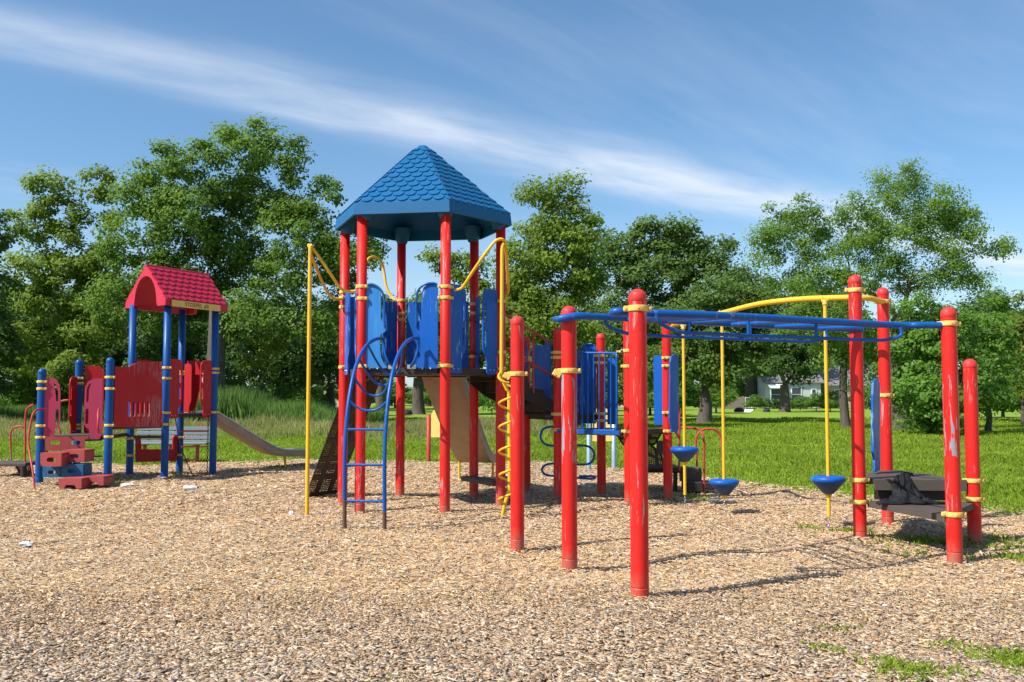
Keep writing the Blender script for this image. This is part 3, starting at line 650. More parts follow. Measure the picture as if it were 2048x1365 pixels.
for px_, Y, s_, sz, lab in [(940, 76, 1.2, .9, 'bush under the far trees behind the tower slide'), (1225, 70, 1.1, .9, 'bush in the shade left of the pale pink brick house'), (1300, 72, 1.2, .95, 'bush in the shade right of the pale pink brick house'), (1365, 68, 1.2, .9, 'bush beside the thick trunk left of the middle yellow pole'),
    (1432, 80, 1.0, .8, 'bush left of the garden fence'), (1632, 92, .6, .45, 'low bush at the right corner of the white house'), (1508, 96, .5, .4, 'low bush left of the white house awning'), (1600, 97, .55, .38, 'low bush under the window of the white house'), (1660, 86, .6, .5, 'small bush between the white house and the tan house'), (1795, 60, 1.2, 1.0, 'bush left of the big leafy shrub'), (2005, 62, 1.3, .9, 'bush at the far right behind the leafy shrub'), (2060, 52, 1.2, .9, 'bush at the right border of the photo'),
    (1480, 116, 1.7, 1.3, 'tall bush behind the garden gate'), (452, 54, .9, .9, 'bush above the reeds beside the slide of the small tower'), (340, 56, 1.1, .9, 'bush behind the legs of the small tower'), (180, 56, 1.2, .9, 'bush behind the block steps'),
    (700, 106, 1.6, .9, 'far bush left of the thick grey park trunk'), (790, 110, 1.7, .9, 'far bush behind the thick grey park trunk'), (870, 104, 1.6, .9, 'far bush right of the thick grey park trunk'), (1120, 62, 1.1, .8, 'bush behind the middle red posts'), (560, 60, 1.2, .8, 'bush above the reeds right of the small tower'), (20, 52, 1.1, .8, 'bush at the left end of the reeds'), (620, 72, 1.1, .8, 'bush left of the yellow sliding pole')]:
    bush(px_, Y, s_, sz, lab)
# ------------------------------------------------------------ houses, far things
def siding(name, c1, step=.14):
    m, t, b = newmat(name); co = objco(t); sp = t.new('ShaderNodeSeparateXYZ', ins={0: co})
    fr = t.math('FRACT', t.math('MULTIPLY', sp.outputs[2], 1/step))
    c = t.mix(t.math('LESS_THAN', fr, .16), c1, tuple(x*.6 for x in c1)); c = t.mix(t.mapr(t.noise(co, 1.2, 4), .4, .7, 0, .25), c, tuple(x*.8 for x in c1))
    t.l.new(c, b.inputs['Base Color']); b.inputs['Roughness'].default_value = .6; return m
def roofmat(name, c1):
    m, t, b = newmat(name); co = objco(t); t.l.new(t.mix(t.mapr(t.noise(t.scalev(co, (3, 3, 8)), 2, 4), .35, .7, 0, .6), c1, tuple(x*.55 for x in c1)), b.inputs['Base Color']); b.inputs['Roughness'].default_value = .9; return m
M['sid'] = siding('white_siding', (.52, .54, .56)); M['tan'] = siding('tan_siding', (.42, .35, .28)); M['cream'] = siding('cream_siding', (.62, .60, .46)); M['brickp'] = siding('pale_brick', (.60, .50, .44), .09)  # white siding is greyed: shade of the trees put into its colour
M['shing'] = roofmat('grey_shingles', (.20, .19, .19)); M['shing2'] = roofmat('brown_shingles', (.18, .14, .12))
M['glass'] = paint('window_glass', (.05, .06, .08), .08, bump=0); M['trim'] = paint('white_trim', (.75, .76, .78), .5); M['hedge'] = M['dense']
def house(lab, x0, x1, Y, dep, hw, hr, wallm, roofm, wins, ridge='x', porch=None):
    """x0..x1 metres along the front at depth Y; windows (x, z, w, h) on the front"""
    root = empty('house', ((x0+x1)/2, Y, 0), lab, 'house'); w = x1-x0
    m = MB()
    if ridge == 'x':
        m.box(((x0+x1)/2, Y+dep/2, hw/2), (w, dep, hw)); m.add([(x0, Y, hw), (x0, Y+dep, hw), (x0, Y+dep/2, hw+hr), (x1, Y, hw), (x1, Y+dep, hw), (x1, Y+dep/2, hw+hr)], [(0, 1, 2), (3, 5, 4)])
        r = MB(); o = .35; th = .12
        for sg in (0, 1):
            ya = Y-o if sg == 0 else Y+dep+o; za = hw-hr*o/(dep/2)
            r.add([(x0-o, ya, za), (x1+o, ya, za), (x1+o, Y+dep/2, hw+hr), (x0-o, Y+dep/2, hw+hr), (x0-o, ya, za+th), (x1+o, ya, za+th), (x1+o, Y+dep/2, hw+hr+th), (x0-o, Y+dep/2, hw+hr+th)], [(0, 1, 2, 3), (4, 5, 6, 7), (0, 1, 5, 4), (1, 2, 6, 5), (0, 3, 7, 4)])
    else:
        m.box(((x0+x1)/2, Y+dep/2, hw/2), (w, dep, hw)); xm = (x0+x1)/2; m.add([(x0, Y, hw), (x1, Y, hw), (xm, Y, hw+hr), (x0, Y+dep, hw), (x1, Y+dep, hw), (xm, Y+dep, hw+hr)], [(0, 1, 2), (3, 5, 4)])
        r = MB(); o = .35; th = .12
        for sg, xe in ((-1, x0-o), (1, x1+o)):
            za = hw-hr*o/(w/2); r.add([(xe, Y-o, za), (xe, Y+dep+o, za), (xm, Y+dep+o, hw+hr), (xm, Y-o, hw+hr), (xe, Y-o, za+th), (xe, Y+dep+o, za+th), (xm, Y+dep+o, hw+hr+th), (xm, Y-o, hw+hr+th)], [(0, 1, 2, 3), (4, 5, 6, 7), (0, 1, 5, 4), (0, 3, 7, 4)])
    m.build('wall', wallm, root); r.build('roof', roofm, root)
    for (wx, wz, ww, wh) in wins:
        f = MB(); b_ = .07
        f.box((wx, Y-.03, wz+wh/2), (b_, .1, wh), 0) if False else None
        for (cx, cz, sx, sz) in ((wx-ww/2, wz, b_, wh+b_), (wx+ww/2, wz, b_, wh+b_), (wx, wz+wh/2, ww-b_, b_), (wx, wz-wh/2, ww-b_, b_), (wx, wz, ww-b_, b_*.6)): f.box((cx, Y-.04, cz), (sx, .09, sz))
        fo = f.build('window', M['trim'], root); MB().box((wx, Y-.015, wz), (ww-.02, .05, wh-.02)).build('pane', M['glass'], fo)
    return root
def mx(px_, Y): return Wp(px_, 800, Y).x
HY = 108
hs = house('white sided house with a small awning behind the thick dark trunk', mx(1531, HY), mx(1642, HY), HY, 8, 3.0, 2.0, M['sid'], M['shing'], [(mx(1551, HY), 1.55, 1.2, 1.3), (mx(1593, HY), 1.55, 1.1, 1.5), (mx(1628, HY), 1.5, .5, 1.3)])
aw = MB(); xa, xb = mx(1534, HY), mx(1570, HY)
aw.add([(xa, HY-1.4, 2.25), (xb, HY-1.4, 2.25), (xb, HY-.05, 2.7), (xa, HY-.05, 2.7), (xa, HY-1.4, 2.33), (xb, HY-1.4, 2.33), (xb, HY-.05, 2.78), (xa, HY-.05, 2.78)], [(0, 1, 2, 3), (4, 5, 6, 7), (0, 1, 5, 4), (1, 2, 6, 5), (0, 3, 7, 4)])
aw.build('awning', M['trim'], hs)
aw = MB(); aw.tube([(xa+.1, HY-1.3, 0), (xa+.1, HY-1.3, 2.3)], .04, 6); aw.build('awning_post', M['trim'], hs)
aw = MB(); aw.tube([(xb-.1, HY-1.3, 0), (xb-.1, HY-1.3, 2.3)], .04, 6); aw.build('awning_post', M['trim'], hs)
house('tan house with grey shingle roof seen between the yellow pole and the red post', mx(1668, HY), mx(1790, HY), HY+2, 9, 2.7, 2.3, M['tan'], M['shing'], [(mx(1690, HY), 1.5, 1, 1.2), (mx(1745, HY), 1.5, 1, 1.2)])
house('two storey tan house rising behind the grey roof at the right', mx(1672, HY+24), mx(1752, HY+24), HY+24, 9, 5.2, 2.0, M['tan'], M['shing2'], [(mx(1690, HY+24), 4.2, .8, 1.1), (mx(1712, HY+24), 4.2, .8, 1.1)], ridge='y')
house('small cream house under the dark tree left of the hexagonal tower', mx(640, 100), mx(705, 100), 100, 7, 2.9, 1.6, M['cream'], M['shing2'], [(mx(667, 100), 2.1, .7, .9)])
house('pale pink brick house with porch seen behind the blue vertical railing', mx(1195, 112), mx(1290, 112), 112, 8, 4.6, 2.0, M['brickp'], M['shing2'], [(mx(1246, 112), 3.3, 1.0, 1.3), (mx(1215, 112), 3.2, 1.0, 1.3)])
M['fencew'] = roofmat('weathered_fence_wood', (.22, .18, .14))
# garden gate and fence by the white house
fr = empty('garden_fence', (mx(1470, 104), 104, 0), 'grey wooden fence running left from the white house', 'fence')
f = MB(); xa, xb = mx(1452, 104), mx(1528, 104); nb = int((xb-xa)/.16)
for lo_, hi_ in ((xa, mx(1492, 104)), (mx(1515, 104), xb)):
    f = MB(); q = lo_
    while q < hi_: f.box((q, 104.1, .65+.03*math.sin(q*9)), (.15, .03, 1.3)); q += .16
    f.box(((lo_+hi_)/2, 104.13, .9), (hi_-lo_, .03, .09)); f.build('fence_boards', M['fencew'], fr)
gt = empty('chain_link_gate', (mx(1503, 103), 103, 0), 'white framed chain link gate across the garden path', 'gate')
f = MB(); xa, xb = mx(1491, 103), mx(1516, 103)
for a, b2 in (((xa, 0), (xa, 1.3)), ((xb, 0), (xb, 1.3)), (((xa+xb)/2, .1), ((xa+xb)/2, 1.2)), ((xa, 1.2), (xb, 1.2)), ((xa, .12), (xb, .12)), ((xa, .66), (xb, .66))): f.tube([(a[0], 103, a[1]), (b2[0], 103, b2[1])], .022, 6)
f.build('gate_frame', M['trim'], gt)
f = MB()
for i in range(13):
    q = xa+(xb-xa)*i/13; f.tube([(q, 103, .15), (q+.1, 103, 1.2)], .008, 4)
f.build('gate_mesh', M['galv'], gt)
p = MB(); q0, q1 = mx(1493, 102), mx(1512, 102); p.add([(q0, 102.5, -.05), (q1, 102.5, -.05), (mx(1500, 84), 84, -.05), (mx(1478, 84), 84, -.05)], [(0, 1, 2, 3)]); tag(p.build('garden_path', M['trim']), kind='structure')
def hedge(lab, x0, x1, Y, h):
    r_ = empty('hedge', ((x0+x1)/2, Y, 0), lab, 'hedge'); n = int((x1-x0)*14)
    P = np.stack([rng.uniform(x0, x1, n), Y+rng.uniform(-.4, .4, n), rng.uniform(.15, h, n)], -1)
    v, f = leafcloud(P, np.full(n, .3), 24, .16, 1.0); npmesh('foliage', v, f, M['hedge'], parent=r_)
hedge('clipped dark hedge under the windows of the white house', mx(1522, 105), mx(1600, 105), 105, 1.0)
hedge('rounded dark hedge at the right end of the white house', mx(1603, 105), mx(1622, 105), 105, .95)
hedge('bright leafy hedge in front of the tan house', mx(1680, 100), mx(1740, 100), 100, 1.5)
# stones and stumps by the path; low kerb log line at the far park edge
for i, (a, b2, Y, s_, lab) in enumerate([(1478, 824, 82, .45, 'dark rounded stone at the left end of the garden path'), (1533, 825, 82, .32, 'small dark stone right of the garden path'), (741, 825, 70, .42, 'dark round stone in the grass between the tower legs'), (814, 824, 70, .42, 'dark round stone beside the thick park tree trunk')]):
    m_ = MB(); q = Wp(a, 800, Y)
    prof = [(.01, .7)]+[(math.sin(t_)*1.0, math.cos(t_)*.7) for t_ in np.linspace(.3, 1.9, 6)]
    m_.lathe([(r_*s_, z_*s_) for r_, z_ in prof], (q.x, Y, .1), 12); tag(m_.build('stone', M['dark']), lab, 'stone', 'stones in the far grass')
M['rust'] = metal('rusty_tube', (.10, .055, .04), (.16, .09, .06), .7)
# ------------------------------------------------------------ playground parts
PR = .0635
def clampring(parent, x, y, z, ang=0., r=PR, ear=True, mat='yclamp', ears=(0., math.pi), h=.042):
    m = MB(); q = r+.009
    m.lathe([(r-.002, -h/2), (q-.002, -h/2), (q, -h/2+.004), (q, h/2-.004), (q-.002, h/2), (r-.002, h/2)], (x, y, z), 24)
    for e in ears:
        a = ang+e; c = Vector((x+math.cos(a)*(q+.012), y+math.sin(a)*(q+.012), z)); m.box(c, (.032, .03, h*.92), rz=a, bev=.006)
        m.tube([c+Vector((-math.sin(a), math.cos(a), 0))*-.024, c+Vector((-math.sin(a), math.cos(a), 0))*.024], .007, 6)
    a = ang+math.pi/2*1.0; c = Vector((x+math.cos(a-math.pi)*q, y+math.sin(a-math.pi)*q, z)); m.tube([c-Vector((math.cos(a), math.sin(a), 0))*.0, c-Vector((math.cos(a), math.sin(a), 0))*.006], .006, 8)
    return m.build('clamp', M[mat], parent)
def post(parent, x, y, zt, clamps=(), mat='red', cap='redcap', dome=True, r=PR, ang=-.3, worn=False, label=None):
    z0 = float(gz(x, y))-.10; m = MB()
    m.lathe([(r, z0), (r, .085), (r, .0935), (r-.0012, .094), (r-.0012, .098), (r, .0985), (r, .107), (r, zt*.5), (r, zt-(.09 if dome else 0))]+([] if dome else [(0.001, zt)]), (x, y, 0), 28)
    o = m.build('post', M['red_worn' if worn else mat], parent)
    if label: o['label'] = label
    if dome:
        m = MB(); rr = r+.002
        m.lathe([(r, zt-.092), (rr, zt-.09)]+[(rr*math.cos(t_), zt-r+r*1.0*math.sin(t_)) for t_ in np.linspace(0, math.pi/2-.02, 8)], (x, y, 0), 28)
        m.build('post_cap', M[cap], o)
    for c in clamps:
        z, a = (c if hasattr(c, '__len__') else (c, ang)); clampring(o, x, y, z, a, r)
    return o
def prism(m, poly, z0, z1, mi=0):
    n = len(poly); vs = [(p[0], p[1], z0) for p in poly]+[(p[0], p[1], z1) for p in poly]
    m.add(vs, [tuple(range(n))[::-1], tuple(range(n, 2*n))]+[(i, (i+1) % n, n+(i+1) % n, n+i) for i in range(n)], mi=mi); return m
def inset(poly, k): cx = sum(p[0] for p in poly)/len(poly); cy = sum(p[1] for p in poly)/len(poly); return [(cx+(p[0]-cx)*k, cy+(p[1]-cy)*k) for p in poly]
def zof(px, py, Y): return Wp(px, py, Y).z
def tubepx(name, pts, r, mat, parent, curve=5, seg=10, **k):
    return MB().tube([Wp(*p) for p in pts], r, seg, curve=curve, **k).build(name, M[mat], parent, fix=False)
def pxp(name, A, B, outer, holes, th, mat, parent, off=0, rnd=0, src=None):
    """panel traced in photo pixels on the upright plane A-B"""
    f = onplane(A, B); cv = (lambda p: f(*p)) if src is None else (lambda p: f(p[0]/src[2]+src[0], p[1]/src[2]+src[1]))
    o = [cv(p) for p in outer]
    if rnd: o = rounded(o, rnd)
    hs_ = []
    for h in holes:
        q = [cv(p) for p in h]; hs_.append(rounded(q, .02) if len(q) > 2 else slot(min(q[0][0], q[1][0]), min(q[0][1], q[1][1]), max(q[0][0], q[1][0]), max(q[0][1], q[1][1])))
    return MB().plate(o, hs_, A, B, th, off=off).build(name, M[mat], parent)
def entry_panel(parent, A, B, u0, u1, z0, z1, side, mat='bluep', off=0., name='side_panel', slots=True):
    """barrier panel next to a post; side=+1: hand hold on the far (B) side"""
    w_ = u1-u0; h_ = z1-z0; b = (lambda a, z: (u0+a*w_, z0+z*h_)) if side > 0 else (lambda a, z: (u1-a*w_, z0+z*h_))
    o = [b(0, .03), b(0, 1), b(1, 1), b(1, .27), b(.72, .18), b(.72, 0), b(.08, 0)]
    o = rounded(o, [.02, .03, w_*.85, .07, .07, .03, .03], 7); hl = []
    if slots:
        hl = [rounded([b(.80, .84), b(.90, .78), b(.90, .60), b(.76, .60), b(.76, .86)], .02, 3), slot(min(b(.76, 0)[0], b(.90, 0)[0]), z0+.32*h_, max(b(.76, 0)[0], b(.90, 0)[0]), z0+.52*h_, 5)]
    m = MB().plate(o, hl, A, B, .019, off=off); pn = m.build(name, M[mat], parent)
    bm_ = MB(); A3 = Vector((A[0], A[1], 0)); d = (Vector((B[0], B[1], 0))-A3).normalized(); n = Vector((d.y, -d.x, 0))
    for a in (.2, .5):
        q = b(a, .05); P = A3+d*q[0]+Vector((0, 0, q[1])); 
        for s_ in (1, -1): bm_.lathe([(.011, 0), (.009, .006), (.001, .009)], P+n*(off+s_*.0095), 8, axis=n*s_)
    bm_.build('bolts', M['bolt'], pn, fix=False)
    return pn
def slide(parent, pts, w, hs_, name='slide'):
    P = smooth_path([Vector(p) for p in pts], 8); root = None
    sec = [(-w, hs_), (-w, 0), (w, 0), (w, hs_), (w-.012, hs_), (w-.012, .012), (-w+.012, .012), (-w+.012, hs_)]
    vs = []; d0 = (Vector((P[-1].x, P[-1].y, 0))-Vector((P[0].x, P[0].y, 0))).normalized(); lat = Vector((d0.y, -d0.x, 0)); m = MB(); fs = []; mi = []
    nn = []
    for i in range(len(P)):
        d = (P[min(i+1, len(P)-1)]-P[max(i-1, 0)]).normalized(); up = lat.cross(d)
        if up.z < 0: up = -up
        nn.append(up); k = min(1, .35+i/len(P)*2)
        for a, b in sec: vs.append(P[i]+lat*a+up*b*(1 if b < .02 else k))
    for i in range(len(P)-1):
        for k in range(8): fs.append((i*8+k, i*8+(k+1) % 8, i*8+8+(k+1) % 8, i*8+8+k)); mi.append(1 if k in (0, 1, 2) else 0)
    for f_, k in zip(fs, mi): m.f.append(f_); m.sm.append(False); m.mi.append(k)
    m.v = [tuple(v) for v in vs]
    m.f.append(tuple(range(8))); m.sm.append(False); m.mi.append(0); m.f.append(tuple(range(len(vs)-8, len(vs)))); m.sm.append(False); m.mi.append(0)
    o = m.build(name, [M['slide'], M['slideu']], parent)
    for sg in (-1, 1):
        MB().tube([P[i]+lat*sg*(w+.002)+nn[i]*hs_*min(1, .35+i/len(P)*2) for i in range(len(P))], .016, 8).build('slide_rim', M['slide'], o, fix=False)
    e = P[-1]; MB().tube([e+lat*(-w)+Vector((0, 0, .005)), e+lat*w+Vector((0, 0, .005))], .022, 8).build('slide_lip', M['slide'], o, fix=False)
    return o, lat
def perfplate(name, corners, parent, th=.02):
    """four corners (3D) of a punched plate, tint attribute carries metres along and across it"""
    a, b, c, d = [Vector(p) for p in corners]; n = (b-a).cross(d-a).normalized()*th/2
    N = 8; vs = []; cs = []; fs = []; L1_, L2_ = (b-a).length, (d-a).length
    for s_ in (1, -1):
        o = len(vs)
        for i in range(N+1):
            for j in range(N+1):
                u, v = i/N, j/N; vs.append((a*(1-u)*(1-v)+b*u*(1-v)+c*u*v+d*(1-u)*v)+n*s_); cs.append((u*L1_+1, v*L2_+1, 0))
        for i in range(N):
            for j in range(N): q = o+i*(N+1)+j; fs.append((q, q+1, q+N+2, q+N+1))
    vs = np.array([tuple(v) for v in vs]); p_ = parent; off = Vector((0, 0, 0))
    while p_ is not None: off += p_.location; p_ = p_.parent
    o_ = npmesh(name, vs-np.array(off), np.array(fs), M['perf'], cols=np.array(cs)); o_.parent = parent
    m = MB()
    for p, q in ((a, b), (b, c), (c, d), (d, a)): m.tube([p, q], .017, 4, caps=True)
    m.build('plate_edge', M['brown'], o_); return o_

# ============================================================ the big red post structure
TB, TC, TF, TE, TD, TA = (-1.869, 11.732), (-.814, 11.572), (-.148, 12.406), (-.536, 13.399), (-1.591, 13.559), (-2.257, 12.726)
TCX = (-1.2024, 12.5658); RING = [TB, TC, TF, TE, TD, TA]
big = empty('play_structure', (TCX[0], TCX[1], 0), 'large red post play structure with blue hexagonal shingled roof, climbers, slide and long overhead ladder', 'playground structure')
DZ0, DZ1 = 1.70, 1.765
clampz = lambda x, ys, Y: [zof(x, v, Y) for v in ys]
ZR = 3.70
cl = {0: clampz(720, (574, 598, 733), 11.73), 1: clampz(890, (574, 596, 732), 11.57), 2: clampz(1005, (603, 705, 738), 12.4), 3: clampz(947, (609, 627, 714), 13.4), 4: clampz(802, (602, 628, 640), 13.56), 5: clampz(688, (585, 596, 615, 735), 12.73)}
for i, (x, y) in enumerate(RING):
    post(big, x, y, ZR, cl[i], dome=False, ang=math.atan2(y-TCX[1], x-TCX[0])+math.pi/2)
m = MB(); prism(m, inset(RING, .95), DZ0+.03, DZ1); prism(m, inset(RING, .90), DZ0-.005, DZ0+.03)
for i in range(6):
    a, b = Vector((*inset(RING, .955)[i], 0)), Vector((*inset(RING, .955)[(i+1) % 6], 0)); c = (a+b)/2; d = (b-a); m.box((c.x, c.y, (DZ0+DZ1)/2-.01), (d.length*.84, .035, .085), rz=math.atan2(d.y, d.x), bev=.004)
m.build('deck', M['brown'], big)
# roof
RC = Vector((*TCX, 0)); RR = 1.215; rdir = [(Vector((*p, 0))-RC).normalized() for p in RING]
zf0, zf1, zap = zof(889, 424, 11.45), zof(889, 400, 11.45), zof(848, 290, 12.566)
rc = [RC+d*RR for d in rdir]; rt = [RC+d*(RR*.985) for d in rdir]; m = MB()
apr = .10
top = [RC+d*apr+Vector((0, 0, zap-.055)) for d in rdir]; apx = RC+Vector((0, 0, zap-.01))
V3 = lambda p, z: Vector((p.x, p.y, z))
for i in range(6):
    j = (i+1) % 6
    m.add([V3(rc[i], zf0), V3(rc[j], zf0), V3(rt[j], zf1), V3(rt[i], zf1)], [(0, 1, 2, 3)])
    m.add([V3(rt[i], zf1), V3(rt[j], zf1), top[j], top[i]], [(0, 1, 2, 3)])
    mids_ = [RC+d*.055+Vector((0, 0, zap-.018)) for d in rdir]
    m.add([top[i], top[j], mids_[j], mids_[i]], [(0, 1, 2, 3)], True); m.add([mids_[i], mids_[j], apx], [(0, 1, 2)], True)
    # underside, hollow moulding
    ri = [RC+d*(RR-.035) for d in rdir]; m.add([V3(rc[i], zf0), V3(rc[j], zf0), V3(ri[j], zf0), V3(ri[i], zf0)], [(0, 1, 2, 3)])
    m.add([V3(ri[i], zf0), V3(ri[j], zf0), V3(ri[j], zf1-.02), V3(ri[i], zf1-.02)], [(0, 1, 2, 3)])
    m.add([V3(ri[i], zf1-.02), V3(ri[j], zf1-.02), RC+Vector((0, 0, zap-.09))], [(0, 1, 2)])
rooft = m.build('roof', M['roofblue'], big, fix=False)
def shingle_rows(m, e0, e1, t0, t1, rows, wid, thick=.013, gap=.94):
    """scalloped tiles on the sloping face e0-e1 (eave) to t0-t1 (top)"""
    e0, e1, t0, t1 = map(Vector, (e0, e1, t0, t1)); nrm = (e1-e0).cross(t0-e0).normalized()
    if nrm.z < 0: nrm = -nrm
    em, tm = (e0+e1)/2, (t0+t1)/2; up = (tm-em); Ls = up.length; up.normalize(); side = (e1-e0).normalized()
    for r_ in range(rows):
        v1 = (r_+1.12)/rows*Ls; v0 = (r_+.02)/rows*Ls                 # head line, tip line
        def half(v): k = v/Ls; return (e1-e0).length/2*(1-k)+(t1-t0).length/2*k
        nt = int(half(v0)*2/wid)+2; sh = (r_ % 2)*.5
        for q in range(-nt, nt+1):
            cx = (q+sh)*wid; hw = wid/2*gap; pts = []
            hgt_ = v1-v0
            for t_ in np.linspace(0, math.pi, 9): pts.append((cx-hw*math.cos(t_), v0+hgt_*.62*(1-math.sin(t_))**1.0))
            pts += [(cx+hw, min(v1, Ls*.985)), (cx-hw, min(v1, Ls*.985))]
            cl_ = []
            for (a, b) in pts: hh_ = half(b)-.006; cl_.append((max(-hh_, min(hh_, a)), b))
            area = abs(sum(cl_[i][0]*cl_[(i+1) % len(cl_)][1]-cl_[(i+1) % len(cl_)][0]*cl_[i][1] for i in range(len(cl_))))/2
            if area < wid*hgt_*.12: continue
            fr = []; bk = []
            for (a, b) in cl_:
                lift = thick*(1-(b-v0)/hgt_*.9); P_ = em+side*a+up*b; fr.append(P_+nrm*(lift+.001)); bk.append(P_-nrm*.003)
            n_ = len(fr); m.add(fr+bk, [tuple(range(n_))]+[(i, (i+1) % n_, n_+(i+1) % n_, n_+i) for i in range(n_)])
m = MB()
for i in range(6):
    j = (i+1) % 6; up_ = lambda k: V3(rt[k], zf1)
    shingle_rows(m, up_(i), up_(j), top[i], top[j], 12, .152, .017)
m.build('shingles', M['roofblue'], rooft)
for i in range(6):            # hip seams, and moulded ribs on the underside
    j = (i+1) % 6; mid = (rc[i]+rc[j])/2; ang_ = math.atan2(mid.y-RC.y, mid.x-RC.x)
    for k in (.38, .62):
        q = RC.lerp(mid, k); z = zf1-.02+(zap-.09-zf1)*(1-k*1.04); m = MB(); m.box((q.x, q.y, z-.04), (.22, .03, .10), rz=ang_, ry=.9*0.6); m.build('underside_rib', M['roofblue'], rooft)
for d in rdir:
    q = RC+d*1.04; m = MB(); m.lathe([(.068, ZR-.10), (.11, ZR+.0), (.13, ZR+.12)], (q.x, q.y, 0), 16); m.build('post_socket', M['roofblue'], rooft)
# front barrier panels (traced), with bent tube hand holds
Z5 = (640, 560, 6.205); Z2 = (600, 260, 2.73)
p_ = pxp('side_panel', TB, TC, [(556, 1098), (556, 90), (562, 66), (590, 54), (650, 52), (700, 78), (735, 115), (754, 175), (757, 250), (757, 505), (775, 512), (806, 535), (818, 580), (812, 640), (785, 662), (758, 672), (748, 700), (748, 850), (760, 960), (790, 1030), (835, 1090), (820, 1098)], [], .02, 'bluew', big, src=Z5)
p_['label'] = 'streaked weathered light blue panel'
f = onplane(TB, TC)
def onpl(f, A, B, src, p, off=0.):
    u, z = f(p[0]/src[2]+src[0], p[1]/src[2]+src[1]); A3 = Vector((*A, 0)); d = (Vector((*B, 0))-A3).normalized(); n = Vector((d.y, -d.x, 0)); return A3+d*u+n*off+Vector((0, 0, z))
MB().tube([onpl(f, TB, TC, Z5, p, .022) for p in [(600, 62), (650, 58), (715, 85), (765, 135), (795, 195), (806, 270), (806, 400), (806, 590)]], .014, 8, curve=4).build('hand_hold', M['blue'], p_, fix=False)
p_ = pxp('side_panel', TB, TC, [(753, 1303), (753, 850), (748, 836), (730, 834), (700, 842), (675, 862), (664, 900), (662, 960), (662, 1038), (645, 1046), (634, 1062), (632, 1085), (640, 1108), (655, 1120), (662, 1150), (658, 1230), (640, 1280), (610, 1303)], [], .02, 'bluep', big, src=Z2)
MB().tube([onpl(f, TB, TC, Z2, p, .022) for p in [(735, 838), (700, 840), (665, 858), (645, 885), (638, 930), (638, 1000), (638, 1078)]], .014, 8, curve=4).build('hand_hold', M['blue'], p_, fix=False)
pz0, pz1 = 1.695, 2.80
for A, B in ((TC, TF), (TA, TB)):
    entry_panel(big, A, B, .085, .37, pz0, pz1, 1); entry_panel(big, A, B, .70, .985, pz0, pz1, -1)
for A, B in ((TF, TE),):
    entry_panel(big, A, B, .085, .20, pz0, pz1, 1, slots=False); entry_panel(big, A, B, .85, .985, pz0, pz1, -1, slots=False)
for A, B in ((TE, TD), (TD, TA)):
    entry_panel(big, A, B, .085, .36, pz0, pz1-.04, 1); entry_panel(big, A, B, .70, .985, pz0, pz1-.04, -1)
# slide behind the tower
nrm_ = Vector((.150, .989, 0)); s0 = Vector((-1.064, 13.48, 0))
sl, lat = slide(big, [s0+Vector((0, 0, 1.72)), s0+nrm_*.25+Vector((0, 0, 1.69)), s0+nrm_*.55+Vector((0, 0, 1.50)), s0+nrm_*2.1+Vector((0, 0, .62)), s0+nrm_*2.75+Vector((0, 0, .33)), s0+nrm_*3.1+Vector((0, 0, .26)), s0+nrm_*3.5+Vector((0, 0, .25))], .29, .16)
for sg in (-1, 1):
    q = s0+nrm_*(2.85 if sg < 0 else 3.1)+lat*sg*.27; MB().tube([(q.x, q.y, -.1), (q.x, q.y, .33)], .021, 8).build('slide_leg', M['yellow'], sl, fix=False)
# perforated ramp on the back left side
e_ = Vector((.624, .781, 0)); no = Vector((-.781, .624, 0)); mid = Vector((-1.924, 13.14, 0))-e_*.07
perfplate('climbing_plate', [mid-e_*.28+no*.04+Vector((0, 0, 1.74)), mid+e_*.28+no*.04+Vector((0, 0, 1.74)), mid+e_*.28+no*1.0+Vector((0, 0, -.03)), mid-e_*.28+no*1.0+Vector((0, 0, -.03))], big, .03)
# yellow rails: sliding pole at the left, spiral climber at the right, arch at the back
PX, PY = Wp(614, 1032, 11.4).x, 11.4; zt = zof(617, 490, 11.4)
z2 = lambda x, y, Y: Wp(x/2.73+600, y/2.73+260, Y)
fp = MB().tube([(PX, PY, -.1), (PX, PY, zt-.12), (PX, PY, zt-.03), (PX+.02, PY+.01, zt)], .024, 10).build('sliding_pole', M['yellow'], big, fix=False)
MB().tube([(PX, PY, zt-.05), z2(48, 628, 11.42), z2(80, 662, 11.45), z2(150, 762, 11.5), z2(205, 845, 11.6), z2(232, 872, 11.63), z2(262, 882, 11.65), z2(300, 883, 11.68)], .019, 8, curve=5).build('pole_brace', M['yellow'], fp, fix=False)
MB().tube([(PX, PY, zt-.12), z2(62, 690, 11.6), z2(110, 805, 12.1), z2(145, 878, 12.45), z2(168, 908, 12.55), z2(195, 922, 12.6), z2(235, 925, 12.66)], .019, 8, curve=5).build('pole_brace', M['yellow'], fp, fix=False)
SY = 11.3; q = lambda x, y, Y=SY: Wp(x, y, Y)
sp_ = MB().tube([q(1008, 487), q(1004.5, 500), q(1004, 560), q(1003, 745), q(1006, 762), q(1014, 780), q(1018, 800), q(1019, 960), q(1017, 985), q(1010, 1008), q(1004, 1036)], .023, 10, curve=3).build('spiral_climber', M['yellow'], big, fix=False)
MB().tube([z2(845, 876, 11.62), z2(880, 866, 11.55), z2(905, 835, 11.5), z2(950, 765, 11.4), z2(1010, 680, 11.3), z2(1060, 615, 11.28), z2(1090, 598, 11.28), z2(1112, 604, 11.3), z2(1122, 640, 11.4), z2(1130, 720, 11.6), z2(1137, 860, 11.9), z2(1133, 895, 12.1), z2(1118, 915, 12.3)], .019, 8, curve=5).build('spiral_brace', M['yellow'], sp_, fix=False)
hc = q(1019, 860); zt_, zb_ = q(1019, 770).z, q(1019, 1008).z; turns = (zt_-zb_)/.283; pts = []
